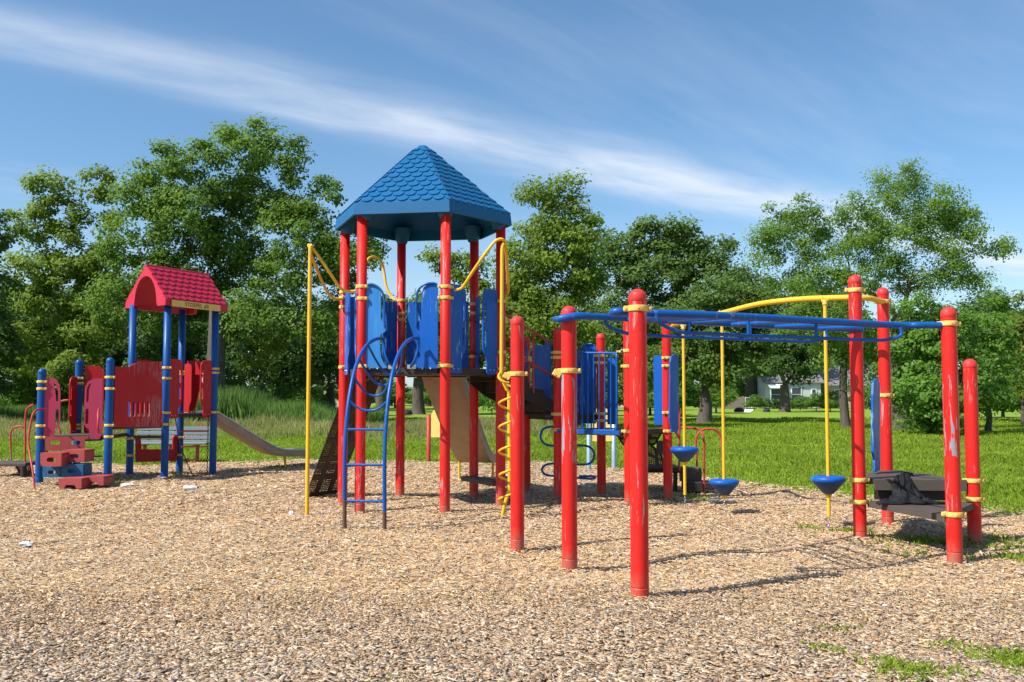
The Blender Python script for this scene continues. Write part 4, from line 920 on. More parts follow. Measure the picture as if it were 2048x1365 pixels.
for i in range(int(turns*20)+1):
    a = -i/20*2*math.pi+math.pi*.6; pts.append((hc.x+.125*math.cos(a), hc.y+.125*math.sin(a), zt_-(zt_-zb_)*i/(turns*20)))
MB().tube(pts, .014, 8).build('spiral', M['yellow'], sp_, fix=False)
MB().tube([q(1004, 742, 11.32), q(998, 750, 11.25), q(998, 757, 11.2), q(1008, 764, 11.18), q(1018, 766, 11.2)], .014, 8, curve=4).build('spiral', M['yellow'], sp_, fix=False)
MB().tube([z2(1100, 1310, 11.9), z2(1120, 1300, 12.3)], .014, 8).build('spiral_brace', M['yellow'], sp_, fix=False)
MB().tube([z2(578, 935, 13.58), z2(535, 935, 13.62), z2(498, 912, 13.68), z2(470, 850, 13.72), z2(460, 780, 13.74), z2(445, 725, 13.72), z2(415, 698, 13.65), z2(385, 697, 13.5), z2(362, 725, 13.35), z2(335, 820, 13.1), z2(300, 880, 12.95), z2(245, 890, 12.8)], .019, 8, curve=5).build('arch_rail', M['yellow'], big, fix=False)
# blue arched climber in front
U = Vector((.989, -.150, 0)); N_ = Vector((-.150, -.989, 0)); MO = Vector(((TB[0]+TC[0])/2, (TB[1]+TC[1])/2, 0))
L_ = lambda u, n, z: MO+U*u+N_*n+Vector((0, 0, z))
prof = [(1.50, -.10), (1.51, .3), (1.52, .7), (1.49, 1.05), (1.40, 1.37), (1.24, 1.66), (1.02, 1.87), (.75, 2.01), (.5, 2.08), (.28, 2.11), (.10, 2.12)]
cb = MB().tube([L_(-.22, n, z) for n, z in prof], .0215, 10, curve=4).build('arched_climber', M['blue'], big, fix=False)
cb2 = MB().tube([L_(.22, n, z) for n, z in prof], .0215, 10, curve=4).build('rail', M['blue'], cb, fix=False)
for s_ in (-1, 1): MB().tube([L_(.22*s_, n, z) for n, z in [(1.50, -.10), (1.507, .15), (1.511, .32 if s_ < 0 else .2)]], .0222, 10).build('rusty_foot', M['rust'], cb, fix=False)
def prof_at(z_, top=False):
    for (n0, z0), (n1, z1) in zip(prof, prof[1:]):
        if z0 <= z_ <= z1: k = (z_-z0)/(z1-z0); return n0+(n1-n0)*k
    return prof[-1][0]
for z_, sag, dn in [(.30, .0, .0), (.685, .0, .0), (1.06, .0, .0), (1.36, .10, .03), (1.62, .20, .12), (1.82, .28, .22), (2.0, .34, .30)]:
    n_ = prof_at(z_)
    pts = []
    for k in np.linspace(-1, 1, 13):
        w_ = (1-k**2) if sag else 0; w_ = (1-abs(k)**2.4) if sag else 0
        pts.append(L_(.205*k, n_-dn*w_, z_-sag*w_))
    MB().tube(pts, .0135 if sag else .014, 8, curve=2).build('rung', M['blue'], cb, fix=False)
for s_ in (-1, 1):
    MB().tube([L_(.22*s_, .12, 2.12), L_(.215*s_, .08, 2.04), L_(.20*s_, .09, 1.93), L_(.16*s_, .09, 1.83), L_(.12*s_, .05, 1.79), L_(.11*s_, .03, 1.765)], .0165, 8, curve=4).build('rail_return', M['blue'], cb, fix=False)
    m = MB(); c = L_(.12*s_, .035, 1.775); m.box(c, (.11, .012, .05), rz=math.atan2(U.y, U.x)); m.lathe([(.012, 0), (.01, .006), (.001, .009)], c+N_*.006, 8, axis=N_); m.build('bracket', M['bolt'], cb)
m = MB()
for k in (-.40, -.30, .27, .37): m.lathe([(.012, 0), (.01, .006), (.001, .009)], L_(k-.02, .012, 1.752), 8, axis=N_)
m.build('bolts', M['bolt'], big, fix=False)
# low seat between the two right rear posts
m = MB(); a, b = Vector((-.62, 13.22, .28)), Vector((-.17, 12.42, .28)); c = (a+b)/2; m.box(c, ((b-a).length, .20, .065), rz=math.atan2((b-a).y, (b-a).x), bev=.008); m.build('low_seat', M['grey'], big)
# stairs down to the middle deck
G_ = (.21, 14.05); M1, M2, M3, M4 = (.63, 12.99), (1.52, 12.38), (2.15, 13.16), (1.28, 13.64)
post(big, *G_, 2.30, clampz(1056, (716, 722), 14.0), ang=.4)
post(big, *M1, zof(1117, 655, 12.99), clampz(1117, (705, 715, 829, 860), 12.9), ang=-.4)
post(big, *M2, 2.52, clampz(1258, (702, 733, 863), 12.4), ang=-.4)
post(big, *M3, 2.52, clampz(1339, (716, 732, 826, 863), 13.1), ang=.9)
post(big, *M4, zof(1204, 667, 13.64), clampz(1204, (712, 726, 828, 842), 13.6), ang=.0)
P0, P1_ = Vector((-.342, 12.90, 0)), Vector((.42, 13.52, 0)); sd = (P1_-P0).normalized(); sn = Vector((sd.y, -sd.x, 0)); SL = (P1_-P0).length; rzs = math.atan2(sd.y, sd.x)
st = MB()
for k in range(4):
    z = 1.70-.155*k; c = P0+sd*(SL*(k+.5)/4); st.box((c.x, c.y, z-.06), (SL/4+.02, .72, .05), rz=rzs, bev=.005); st.box((c.x-sd.x*SL/8, c.y-sd.y*SL/8, z-.02+.02), (.02, .72, .15), rz=rzs)
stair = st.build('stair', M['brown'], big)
for s_ in (-1, 1):
    m = MB(); o_ = [(0, 1.76), (0, 1.58), (SL*.25, 1.42), (SL, 1.12), (SL, 1.36), (SL*.75, 1.38), (SL*.7, 1.50), (SL*.45, 1.53), (SL*.4, 1.68), (SL*.15, 1.70)]
    m.plate(o_, [], tuple((P0+sn*s_*.375)[:2]), tuple((P1_+sn*s_*.375)[:2]), .02); m.build('stringer', M['brown'], stair)
    a, b = P0+sn*s_*.40, P1_+sn*s_*.40; zt0, zt1, zl0, zl1 = 2.50, 2.08, 2.05, 1.64
    m = MB(); m.tube([a+Vector((0, 0, zt0)), b+Vector((0, 0, zt1)), b+Vector((0, 0, zl1-.05))], .017, 8); m.tube([a+Vector((0, 0, zl0)), b+Vector((0, 0, zl1))], .017, 8)
    c = a.lerp(b, .5); m.tube([c+Vector((0, 0, (zt0+zt1)/2)), c+Vector((0, 0, 1.45))], .014, 8); m.build('stair_rail', M['redrail'], stair, fix=False)
tri = MB(); prism(tri, inset([G_, M1, M4], .93), 1.08, 1.15); tri.build('deck', M['brown'], big)
Z6 = (1000, 600, 6.825)
pxp('side_panel', G_, M1, [(445, 1335), (445, 660), (455, 625), (490, 612), (555, 618), (600, 650), (632, 700), (645, 760), (645, 1335)], [], .02, 'bluep', big, src=Z6)
pxp('side_panel', G_, M1, [(655, 1600), (652, 570), (675, 545), (705, 545), (718, 570), (718, 1600)], [], .02, 'bluep', big, off=.03, src=Z6)
pxp('side_panel', G_, M1, [(333, 1335), (333, 620), (350, 600), (375, 600), (388, 620), (388, 1335)], [], .02, 'bluep', big, off=.02, src=Z6)
# middle deck
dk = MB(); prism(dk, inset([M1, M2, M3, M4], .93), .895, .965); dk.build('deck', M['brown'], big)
f = onplane(M1, M2); A3 = Vector((*M1, 0)); dM = (Vector((*M2, 0))-A3).normalized(); nM = Vector((dM.y, -dM.x, 0))
def mp(x, y, off=.05): u, z = f(x, y); return A3+dM*u+nM*off+Vector((0, 0, z))
gate = MB().tube([mp(1128, 706), mp(1180, 706.5), mp(1235, 707), mp(1250, 702)], .0165, 8).build('railing', M['blue'], big, fix=False)
MB().tube([mp(1128, 858), mp(1133, 860), mp(1228, 861), mp(1234, 857), mp(1237, 850), mp(1237, 718), mp(1234, 711), mp(1228, 709)], .0145, 8, curve=3).build('frame', M['blue'], gate, fix=False)
for x in (1131, 1145, 1157.5, 1168.7, 1179.5, 1191, 1202, 1213.5, 1225.3): MB().tube([mp(x, 708), mp(x, 860)], .0105, 6).build('bar', M['blue'], gate, fix=False)
c = mp(1180, 864, .06); m = MB(); m.box((c.x, c.y, c.z), (.95, .02, .055), rz=math.atan2(dM.y, dM.x)); m.build('edge_channel', M['blue'], gate)
clampring(gate, *(mp(1244, 704)[:2]), mp(1244, 704).z, 0, .012, h=.03)
ZB = (1140, 640, 5.686)
p_ = pxp('side_panel', G_, M4, [(130, 1180), (130, 395), (150, 330), (190, 290), (250, 275), (285, 285), (296, 320), (296, 1180)], [], .02, 'bluep', big, src=ZB)
f2 = onplane(G_, M4); MB().tube([onpl(f2, G_, M4, ZB, p, .025) for p in [(100, 700), (98, 400), (112, 350), (150, 305), (200, 280), (255, 276)]], .014, 8, curve=4).build('hand_hold', M['blue'], p_, fix=False)
pxp('side_panel', G_, M4, [(-20, 1200), (-20, 480), (0, 450), (105, 450), (118, 480), (118, 1200)], [], .02, 'bluep', big, off=-.03, src=ZB)
pxp('side_panel', M4, M3, [(428, 1190), (428, 450), (445, 435), (500, 440), (520, 470), (520, 1190)], [], .02, 'bluep', big, src=ZB)
ZC = (1260, 720, 4.267)
pxp('side_panel', M4, M3, [(212, 555), (205, -10), (218, -32), (280, -36), (292, -10), (296, 555)], [], .02, 'bluep', big, src=ZC, off=.02)
pxp('side_panel', M2, M3, [(298, 615), (300, 590), (286, 500), (288, 300), (290, 20), (298, -20), (318, -42), (345, -44), (362, -20), (362, 585), (350, 618)], [], .02, 'bluep', big, src=ZC, off=.09)
for pts in ([(312, 720), (302, 724), (296, 732), (295, 745), (297, 760)],):
    pass
# serpentine climber below the railing
def s4(x, y, Y=13.14): return Wp(x/2.844+940, y/2.844+600, Y)
MB().tube([s4(500, 722), s4(480, 722), s4(445, 724), s4(415, 738), s4(402, 768), s4(406, 800), s4(430, 822), s4(470, 830), s4(560, 829), s4(640, 829), s4(680, 838), s4(705, 865), s4(704, 900), s4(682, 930), s4(640, 937), s4(560, 935), s4(470, 932), s4(430, 940), s4(410, 960), s4(418, 986), s4(450, 1000), s4(520, 1004), s4(620, 1014), s4(690, 1018), s4(712, 1012), s4(700, 1004), s4(620, 1004)], .0155, 8, curve=4).build('loop_climber', M['blue'], big, fix=False)
MB().tube([s4(500, 722), s4(500, 722, 13.0)], .0155, 8).build('loop_bracket', M['yclamp'], big, fix=False)
# perforated riser and transfer steps at the right of the middle deck
z8 = lambda x, y, Y: Wp(x/4.267+1260, y/4.267+720, Y)
perfplate('punched_riser', [z8(-120, 625, 13.2), z8(268, 625, 13.7), z8(210, 720, 13.9), z8(-60, 720, 13.5)], big)
perfplate('punched_riser', [z8(150, 700, 13.9), z8(265, 810, 13.9), z8(290, 930, 13.9), z8(140, 940, 13.9)], big)
def sbox(nm, x0, x1, y0, y1, Y, dep, mat, parent, src=(1260, 720, 4.267)):
    a = Wp(x0/src[2]+src[0], y1/src[2]+src[1], Y); b = Wp(x1/src[2]+src[0], y0/src[2]+src[1], Y); return MB().box(((a.x+b.x)/2, Y+dep/2, (a.z+b.z)/2), (b.x-a.x, dep, b.z-a.z), bev=.012).build(nm, M[mat], parent)
sbox('transfer_deck', 150, 450, 920, 965, 13.95, .7, 'brown', big)
sbox('transfer_panel', 228, 300, 690, 810, 13.8, .03, 'grey', big)
sbox('transfer_step', 455, 613, 925, 1050, 14.1, .35, 'grey', big)
sbox('transfer_step', 485, 625, 1045, 1130, 13.75, .45, 'brown', big); sbox('transfer_step', 640, 730, 1050, 1110, 13.9, .45, 'brown', big)
MB().tube([z8(388, 960, 14.0), z8(384, 1120, 14.0)], .035, 6).build('transfer_leg', M['brown'], big)
for nm, pts in (('hand_rail', [(362, 330, 13.4), (385, 352, 13.6), (410, 385, 13.8), (424, 440, 13.9), (422, 560, 13.9), (421, 740, 13.9), (421, 950, 13.9)]), ('hand_rail', [(365, 590, 13.4), (395, 625, 13.7), (420, 665, 13.9)]),
                ('hand_rail', [(435, 583, 13.9), (490, 581, 13.9), (545, 584, 13.88), (595, 604, 13.85), (625, 655, 13.8), (633, 740, 13.8), (633, 900, 13.8), (633, 1135, 13.8)]),
                ('hand_rail', [(572, 912, 14.5), (566, 780, 14.5), (564, 690, 14.5), (580, 635, 14.5), (615, 602, 14.5), (670, 590, 14.5), (725, 597, 14.5), (765, 635, 14.5), (783, 700, 14.5), (790, 850, 14.5), (793, 1040, 14.5)])):
    MB().tube([z8(*p) for p in pts], .0165, 8, curve=4).build(nm, M['redrail'], big, fix=False)

# overhead ladder and right deck
S2, S3 = (.470, 7.82), (.886, 6.66)
R1, R3, R4, R2 = (3.40, 9.35), (3.76, 8.14), (4.46, 9.23), (4.13, 10.51)
za = math.atan2(1.5, 2.9)
o = post(big, *S3, zof(1282, 578, 6.66), [(zof(1282, 616, 6.6), -.1)])
m = MB(); 
o = post(big, *S2, zof(1140, 612, 7.82), [(zof(1140, 742, 7.8), -.2)], worn=True, label='post with scraped paint at its middle')
def lug(parent, x, y, z):
    m = MB(); c = Vector((x-.098, y-.02, z-.022)); m.box(c, (.07, .012, .055), ry=.55, bev=.004); m.box((c.x, c.y+.035, c.z), (.07, .012, .055), ry=.55, bev=.004); m.tube([(c.x-.018, c.y-.012, c.z-.01), (c.x-.018, c.y+.05, c.z-.01)], .008, 8); m.build('lug', M['yclamp'], parent)
lug(o, *S2, zof(1140, 742, 7.8))
post(big, *R1, zof(1714.5, 550, 9.35), clampz(1714, (580,), 9.3)+clampz(1724, (961, 1005), 9.3), ang=-.1)
post(big, *R3, zof(1902, 614, 8.14), clampz(1903, (647,), 8.1)+clampz(1915, (1030,), 8.1), ang=-.1, worn=True, label='post with long grey scraped patch')
post(big, *R4, zof(1946, 718, 9.23), clampz(1955, (962, 999), 9.2), ang=-.1)
post(big, *R2, zof(1768, 575, 10.51), clampz(1768, (602, 791), 10.4), ang=-.1)
zr = zof(1600, 640, 7.55)
def railz(x, y, Y): return Wp(x, y, Y)
zr2 = zr+.045
ladder = MB().tube([Vector((S3[0]+.02, S3[1]+.17, zr-.0)), Vector((S3[0]-.13, S3[1]+.14, zr)), Vector((S3[0]-.145, S3[1]+.22, zr)), Vector((S3[0]-.02, S3[1]+.26, zr)), Vector((S3[0]+.35, S3[1]+.36, zr)), Vector((S3[0]+.9, S3[1]+.60, zr)), Vector((R3[0]-.55, R3[1]-.05, zr)), Vector((R3[0]-.25, R3[1]-.01, zr)), Vector((R3[0]-.055, R3[1]-.0, zr))], .029, 12, curve=6).build('overhead_ladder', M['blue'], big, fix=False)
MB().tube([Vector((S2[0]-.125, S2[1]-.03, zr2-.02)), Vector((S2[0]-.06, S2[1]-.082, zr2-.02)), Vector((S2[0]+.06, S2[1]-.085, zr2)), Vector((S2[0]+.22, S2[1]-.02, zr2)), Vector((S2[0]+.5, S2[1]+.14, zr2)), Vector((S2[0]+1.0, S2[1]+.45, zr2)), Vector((R1[0]-.5, R1[1]-.28, zr2)), Vector((R1[0]-.02, R1[1]-.08, zr2))], [.02, .034, .032, .029, .029, .029, .029, .029], 12, curve=6).build('ladder_rail', M['blue'], ladder, fix=False)
m = MB(); m.lathe([(PR+.002, -.03), (PR+.012, -.03), (PR+.012, .03), (PR+.002, .03)], (R1[0], R1[1], zr2), 20); m.build('ladder_collar', M['blue'], ladder)
fa, fb = Vector((S3[0]+.30, S3[1]+.34, zr)), Vector((R3[0]-.35, R3[1]-.03, zr)); ra, rb = Vector((S2[0]+.30, S2[1]+.03, zr)), Vector((R1[0]-.15, R1[1]-.12, zr))
fpts = smooth_path([Vector((S3[0]+.35, S3[1]+.36, zr)), Vector((S3[0]+.9, S3[1]+.60, zr)), Vector((R3[0]-.55, R3[1]-.05, zr))], 20)
rpts = smooth_path([Vector((S2[0]+.5, S2[1]+.14, zr2)), Vector((S2[0]+1.0, S2[1]+.45, zr2)), Vector((R1[0]-.5, R1[1]-.28, zr2))], 20)
for k in range(8):
    i = int(k/7*(len(fpts)-1)); MB().tube([fpts[i]-Vector((0, 0, .008)), rpts[i]-Vector((0, 0, .008))], .0165, 8).build('rung', M['blue'], ladder, fix=False)
zl = zr-.138
def handrail(a, b, c, e, n_out):
    m = MB(); m.tube([a, a.lerp(b, .15)+Vector((0, 0, -.07)), b+Vector((0, 0, zl-zr+.01)), b.lerp(c, .12)+Vector((0, 0, zl-zr)), b.lerp(c, .5)+Vector((0, 0, zl-zr)), b.lerp(c, .9)+Vector((0, 0, zl-zr)), c+Vector((0, 0, zl-zr+.015)), e+Vector((0, 0, zl-zr+.05)), e+Vector((0, 0, -.02))], .0155, 8, curve=6)
    for k in (.3, .62): q = b.lerp(c, k); m.tube([q+Vector((0, 0, zl-zr)), q+Vector((-n_out.x*.0, -n_out.y*.0, .0))], .013, 8)
    return m.build('hand_bar', M['blue'], ladder, fix=False)
nf = Vector((.46, -.89, 0))
handrail(fpts[0]-nf*.0+Vector((-.18, -.10, 0)), fpts[0]+Vector((0, 0, 0)), fpts[-1]+Vector((.02, 0, 0)), fpts[-1]+Vector((.12, .01, 0)), nf)
handrail(rpts[0]+Vector((-.20, -.10, 0)), rpts[0]+Vector((0, 0, 0)), rpts[-1]+Vector((.02, 0, 0)), rpts[-1]+Vector((.12, .02, 0)), nf)
# curved yellow beam
ZBm = zof(1700, 596, 10.0)
bpts = [Vector((M3[0]+.07, M3[1], zof(1339, 655, 13.1))), Wp(1350, 650, 12.9), Wp(1368, 646, 12.4), Wp(1446, 626, 11.65), Wp(1520, 608, 11.1), Wp(1600, 599, 10.65), Wp(1660, 596.5, 10.35), Wp(1705, 595.5, 10.15), Wp(1738, 597, 10.15), Wp(1760, 603, 10.35), Vector((R2[0]-.02, R2[1]-.05, zof(1768, 604, 10.5)))]
MB().tube(bpts, .031, 12, curve=6).build('curved_beam', M['yellow'], big, fix=False)
# decks
m = MB(); prism(m, rounded([(R1[0]+.07, R1[1]-.02), (R3[0]-.03, R3[1]+.10), (R4[0]-.02, R4[1]-.05), (R4[0]-.12, R4[1]+.05), (R1[0]+.10, R1[1]+.06)], .03, 3), .335, .392)
m.build('lower_deck', M['grey'], big)
m = MB(); prism(m, rounded([(R1[0]+.06, R1[1]+.02), (R4[0]-.08, R4[1]-.02), (R4[0]-.05, R4[1]+.06), (R2[0]+.10, R2[1]-.05), (R2[0]-.12, R2[1]-.04), (R1[0]+.04, R1[1]+.12)], .03, 3), .555, .605); m.box(((R1[0]+R4[0])/2+.03, (R1[1]+R4[1])/2-.03, .555), (.86, .03, .11), rz=math.atan2(R4[1]-R1[1], R4[0]-R1[0]), bev=.004)
m.build('upper_deck', M['grey'], big)
m = MB(); m.box(((R1[0]+R4[0])/2+.02, (R1[1]+R4[1])/2+.03, .455), (.80, .02, .10), rz=math.atan2(R4[1]-R1[1], R4[0]-R1[0])); m.build('riser', M['brown'], big)
m = MB()
for px_, py_, Y in ((1743, 1009, 9.05), (1759, 1011, 8.95), (1785, 1014, 8.8), (1825, 1021, 8.6), (1856, 1027, 8.4), (1765, 965, 9.3), (1817, 964, 9.27), (1869, 964, 9.25)):
    q_ = Wp(px_, py_, Y-.02)
pxp('side_panel', R1, R2, [(1744.5, 905), (1744, 790), (1745.5, 765), (1750, 757), (1755, 757), (1758, 768), (1758.5, 940), (1748, 945), (1748, 920)], [], .022, 'bluep', big, rnd=.01)

# freestanding red post left of the ladder
fp_ = empty('red_post', (.05, 8.88, 0), 'shorter round topped red post standing alone, left of the overhead ladder', 'post')
o = post(fp_, .05, 8.88, zof(1035, 632, 8.88), [(zof(1035, 748, 8.85), -.2)]); lug(o, .05, 8.88, zof(1035, 748, 8.85))

# hanging pods
def pod(px_, Y, ytop, ypod, ybot, label, hookless=False):
    c = Wp(px_, ypod, Y); zt, zp, zb = Wp(px_, ytop, Y).z, c.z, Wp(px_, ybot, Y).z
    r_ = empty('stepping_pod', (c.x, Y, 0), label, 'stepping pod', 'blue pods hanging from the curved yellow beam')
    MB().tube([(c.x, Y, zb), (c.x, Y, zt)], .0195, 10).build('pole', M['yellow'], r_, fix=False)
    MB().lathe([(.001, .028), (.12, .026), (.165, .020), (.182, .004), (.182, -.022), (.172, -.034)], (c.x, Y, zp), 32).build('seat', M['bluep'], r_)
    MB().lathe([(.171, -.034), (.15, -.06), (.055, -.165), (.02, -.168)], (c.x, Y, zp), 32, smooth=True).build('cone', M['podd'], r_)
    MB().lathe([(.019, -.16), (.034, -.162), (.034, -.19), (.026, -.20), (.019, -.20)], (c.x, Y, zp), 14).build('collar', M['yellow'], r_)
    m = MB(); m.lathe([(.03, -.02), (.03, .03)], (c.x, Y, zt), 10); m.box((c.x, Y, zt+.02), (.075, .03, .03), bev=.005); m.tube([(c.x-.03, Y, zt+.02), (c.x-.03, Y, zt+.07)], .008, 6); m.tube([(c.x+.03, Y, zt+.02), (c.x+.03, Y, zt+.07)], .008, 6); m.build('hanger', M['yclamp'], r_)
    m = MB(); z = zb
    for i in range(8):
        if z < -.02: break
        pts = [(c.x+.010*math.cos(t_)*(1 if i % 2 else 0), Y+.010*math.cos(t_)*(0 if i % 2 else 1), z-.018+.02*math.sin(t_)) for t_ in np.linspace(0, 2*math.pi, 9)[:-1]]
        m.tube(pts, .0032, 5, closed=True); z -= .031
    m.build('chain', M['bolt'], r_, fix=False)
pod(1369, 12.35, 655, 898, 990, 'leftmost blue pod, highest up its yellow pole')
pod(1448, 11.70, 632, 963, 992, 'middle blue pod on a yellow pole, nearest the ground')
pod(1656.5, 10.35, 606, 957, 1033, 'right blue pod, beside the deck with the black jacket')

# black jacket
from mathutils import noise as mnoise
jk = MB()
def rid(x, y, s_=1.): return 1-abs(mnoise.noise(Vector((x*s_, y*s_, 3.3))))*2
jx, jy, jz = 3.775, 9.12, .392; vs = []; nr, na = 26, 72
for i in range(nr+1):
    for j in range(na):
        r_ = i/nr; a = 2*math.pi*j/na; ed = 1+.22*math.sin(a*2+.6)+.16*math.sin(a*5+1)+.07*math.sin(a*9); x = r_*ed*.27*math.cos(a); y = r_*ed*.12*math.sin(a)-x*.22*(x > 0)
        hgt_ = (1-r_**2.2)*(.022+.05*math.exp(-((x+.02)/.12)**2))+.045*(rid(x*9+2, y*16, 1.0)**2-.3)*(1-r_**4)+.018*rid(x*24, y*30)
        vs.append((jx+x+.03*mnoise.noise(Vector((x*8, y*8, 1))), jy+y, jz+.004+max(0, hgt_)*(1 if r_ < 1 else .1)))
fs = [(i*na+j, i*na+(j+1) % na, (i+1)*na+(j+1) % na, (i+1)*na+j) for i in range(nr) for j in range(na)]
jk.add(vs, fs, True)
path = smooth_path([Vector(p) for p in [(3.80, 9.14, .44), (3.785, 9.20, .50), (3.78, 9.225, .56), (3.785, 9.245, .612), (3.81, 9.29, .622), (3.86, 9.34, .622), (3.91, 9.36, .617)]], 6); wd = np.interp(np.linspace(0, 1, len(path)), [0, .3, .5, .65, 1], [.15, .11, .085, .07, .035])
vs = []; nw = 36
for i, p in enumerate(path):
    d = (path[min(i+1, len(path)-1)]-path[max(i-1, 0)]).normalized(); sd_ = Vector((1, .0, 0)); up_ = sd_.cross(d)
    if up_.y > 0 and i < len(path)*.5: up_ = -up_
    up_ = Vector((0, -1, .35)).normalized() if i < len(path)*.45 else Vector((0, -.3, 1)).normalized()
    for j in range(nw+1):
        k = j/nw*2-1; fold = .020*rid(k*2.6+i*.03, i*.07)+.012*rid(k*6, i*.16)+.03*(1-k*k)
        vs.append(p+sd_*k*wd[i]*(1+.12*mnoise.noise(Vector((i*.2, k, 0))))+up_*max(0, fold))
jk.add(vs, [(i*(nw+1)+j, i*(nw+1)+j+1, (i+1)*(nw+1)+j+1, (i+1)*(nw+1)+j) for i in range(len(path)-1) for j in range(nw)], True)
jo = jk.build('jacket', M['cloth'], None, fix=False); tag(jo, 'crumpled black jacket hanging from the upper step onto the lower deck at the right', 'jacket')
md = jo.modifiers.new('s', 'SOLIDIFY'); md.thickness = .004

# ============================================================ the small blue post structure
A1, A2, A3_, A4 = (-6.81, 16.98), (-6.05, 16.60), (-6.25, 17.92), (-5.53, 17.62)
L1, L2, L3 = (-7.63, 15.40), (-7.65, 16.75), (-6.63, 15.64)
sm = empty('play_structure', (-6.2, 17.2, 0), 'small blue post play structure with rose red gabled roof, pink entry panels and block steps', 'playground structure')
def bpost(x, y, zt, cl, dome=True, ang=-.3): return post(sm, x, y, zt, cl, 'bluepost', 'bluepost', dome, ang=ang)
ZE = zof(329, 611, 16.45)
bpost(*A1, ZE+.06, clampz(265, (877, 911), 17.0), False); bpost(*A2, ZE+.06, clampz(327, (736, 757, 826, 849), 16.6), False)
bpost(*A3_, ZE+.06, clampz(366, (744, 749, 875, 910), 17.9), False); bpost(*A4, ZE+.06, clampz(429, (738, 746, 825), 17.6), False)
bpost(*L1, zof(77, 737, 15.4), clampz(75, (764, 778, 852, 875), 15.4)); bpost(*L2, zof(155, 719, 16.75), clampz(155, (757, 767, 850, 857), 16.75)); bpost(*L3, zof(214, 715, 15.64), clampz(213, (755, 778, 851, 874), 15.64))
# roof
g1, g2, g3, g4 = Vector((-6.98, 17.05, 0)), Vector((-6.02, 16.40, 0)), Vector((-5.35, 17.78, 0)), Vector((-6.31, 18.43, 0))
ze0 = ZE; ze1 = ZE+.115; zrd = zof(286, 530, 16.72); mn, mf = (g1+g2)/2, (g3+g4)/2; m = MB(); th = .05
dr = (g3-g2).normalized()
mn2, mf2 = mn-dr*.0, mf+dr*.0
m.add([V3(g2, ze0), V3(g3, ze0), V3(g3, ze1), V3(g2, ze1)], [(0, 1, 2, 3)]); m.add([V3(g1, ze0), V3(g4, ze0), V3(g4, ze1), V3(g1, ze1)], [(0, 1, 2, 3)])
m.add([V3(g2, ze1), V3(g3, ze1), V3(mf2, zrd), V3(mn2, zrd)], [(0, 1, 2, 3)]); m.add([V3(g1, ze1), V3(g4, ze1), V3(mf2, zrd), V3(mn2, zrd)], [(0, 1, 2, 3)])
# inner lining
in_ = lambda a, b, k=.05: a+(b-a).normalized()*k
i2, i3, i1, i4 = in_(g2, g1), in_(g3, g4), in_(g1, g2), in_(g4, g3)
for a, b in ((i2, i3), (i1, i4)):
    m.add([V3(a, ze0), V3(b, ze0), V3(b, ze1-.02), V3(a, ze1-.02)], [(0, 1, 2, 3)]); m.add([V3(a, ze1-.02), V3(b, ze1-.02), V3(mf2, zrd-.05), V3(mn2, zrd-.05)], [(0, 1, 2, 3)])
m.add([V3(g2, ze0), V3(g3, ze0), V3(i3, ze0), V3(i2, ze0)], [(0, 1, 2, 3)]); m.add([V3(g1, ze0), V3(g4, ze0), V3(i4, ze0), V3(i1, ze0)], [(0, 1, 2, 3)])
GL = (g2-g1).length
for a, b in ((g1, g2), (g4, g3)):
    o_ = [(0, ze0), (0, ze1), (GL/2, zrd), (GL, ze1), (GL, ze0), (GL*.80, ze0), (GL*.78, ze0+.06)]
    o_ += [(GL*.5+GL*.27*math.cos(t_), ze0+.10+(zrd-ze0)*.60*math.sin(t_)) for t_ in np.linspace(.12, math.pi-.12, 14)]+[(GL*.22, ze0+.06), (GL*.20, ze0)]
    m.plate(o_, [], tuple(a[:2]), tuple(b[:2]), .06, off=-.031 if a is g1 else .031)
rf = m.build('roof', M['roofred'], sm)
m = MB(); shingle_rows(m, V3(g2, ze1), V3(g3, ze1), V3(mn, zrd), V3(mf, zrd), 7, .165, .02); shingle_rows(m, V3(g1, ze1), V3(g4, ze1), V3(mn, zrd), V3(mf, zrd), 7, .165, .02)
m.tube([V3(mn, zrd-.005), V3(mf, zrd-.005)], .022, 8); m.build('shingles', M['roofred'], rf)
# name board
f = onplane(g2, g3); q = [f(*p) for p in ((342, 599.5), (439, 608.5), (439, 621), (342, 613))]
zc0, zc1 = ZE-.01, ZE+.105; u0, u1 = q[0][0], q[1][0]
bd = MB().plate(rounded([(u0, zc0), (u0, zc1), (u1, zc1), (u1, zc0)], .015, 3), [], tuple(g2[:2]), tuple(g3[:2]), .012, off=.02).build('name_board', M['yclamp'], rf)
cu = bpy.data.curves.new('lettering', 'FONT'); cu.body = 'STOEPEL #2'; cu.size = .098; cu.extrude = .001; cu.offset = .0010; cu.align_x = 'CENTER'; cu.align_y = 'CENTER'; cu.space_character = 1.12; cu.space_word = 1.4
tmp = bpy.data.objects.new('lettering', cu); sc.collection.objects.link(tmp); bpy.context.view_layer.update()
me = bpy.data.meshes.new_from_object(tmp.evaluated_get(bpy.context.evaluated_depsgraph_get())); bpy.data.objects.remove(tmp)
lt = bpy.data.objects.new('lettering', me); sc.collection.objects.link(lt); me.materials.clear(); me.materials.append(M['letter'])
dd = (g3-g2).normalized(); nn = Vector((dd.y, -dd.x, 0)); c = g2+dd*((u0+u1)/2)+nn*.0285+Vector((0, 0, (zc0+zc1)/2))
lt.parent = bd; lt.location = c-sm.location; lt.rotation_euler = (math.pi/2, 0, math.atan2(dd.y, dd.x))
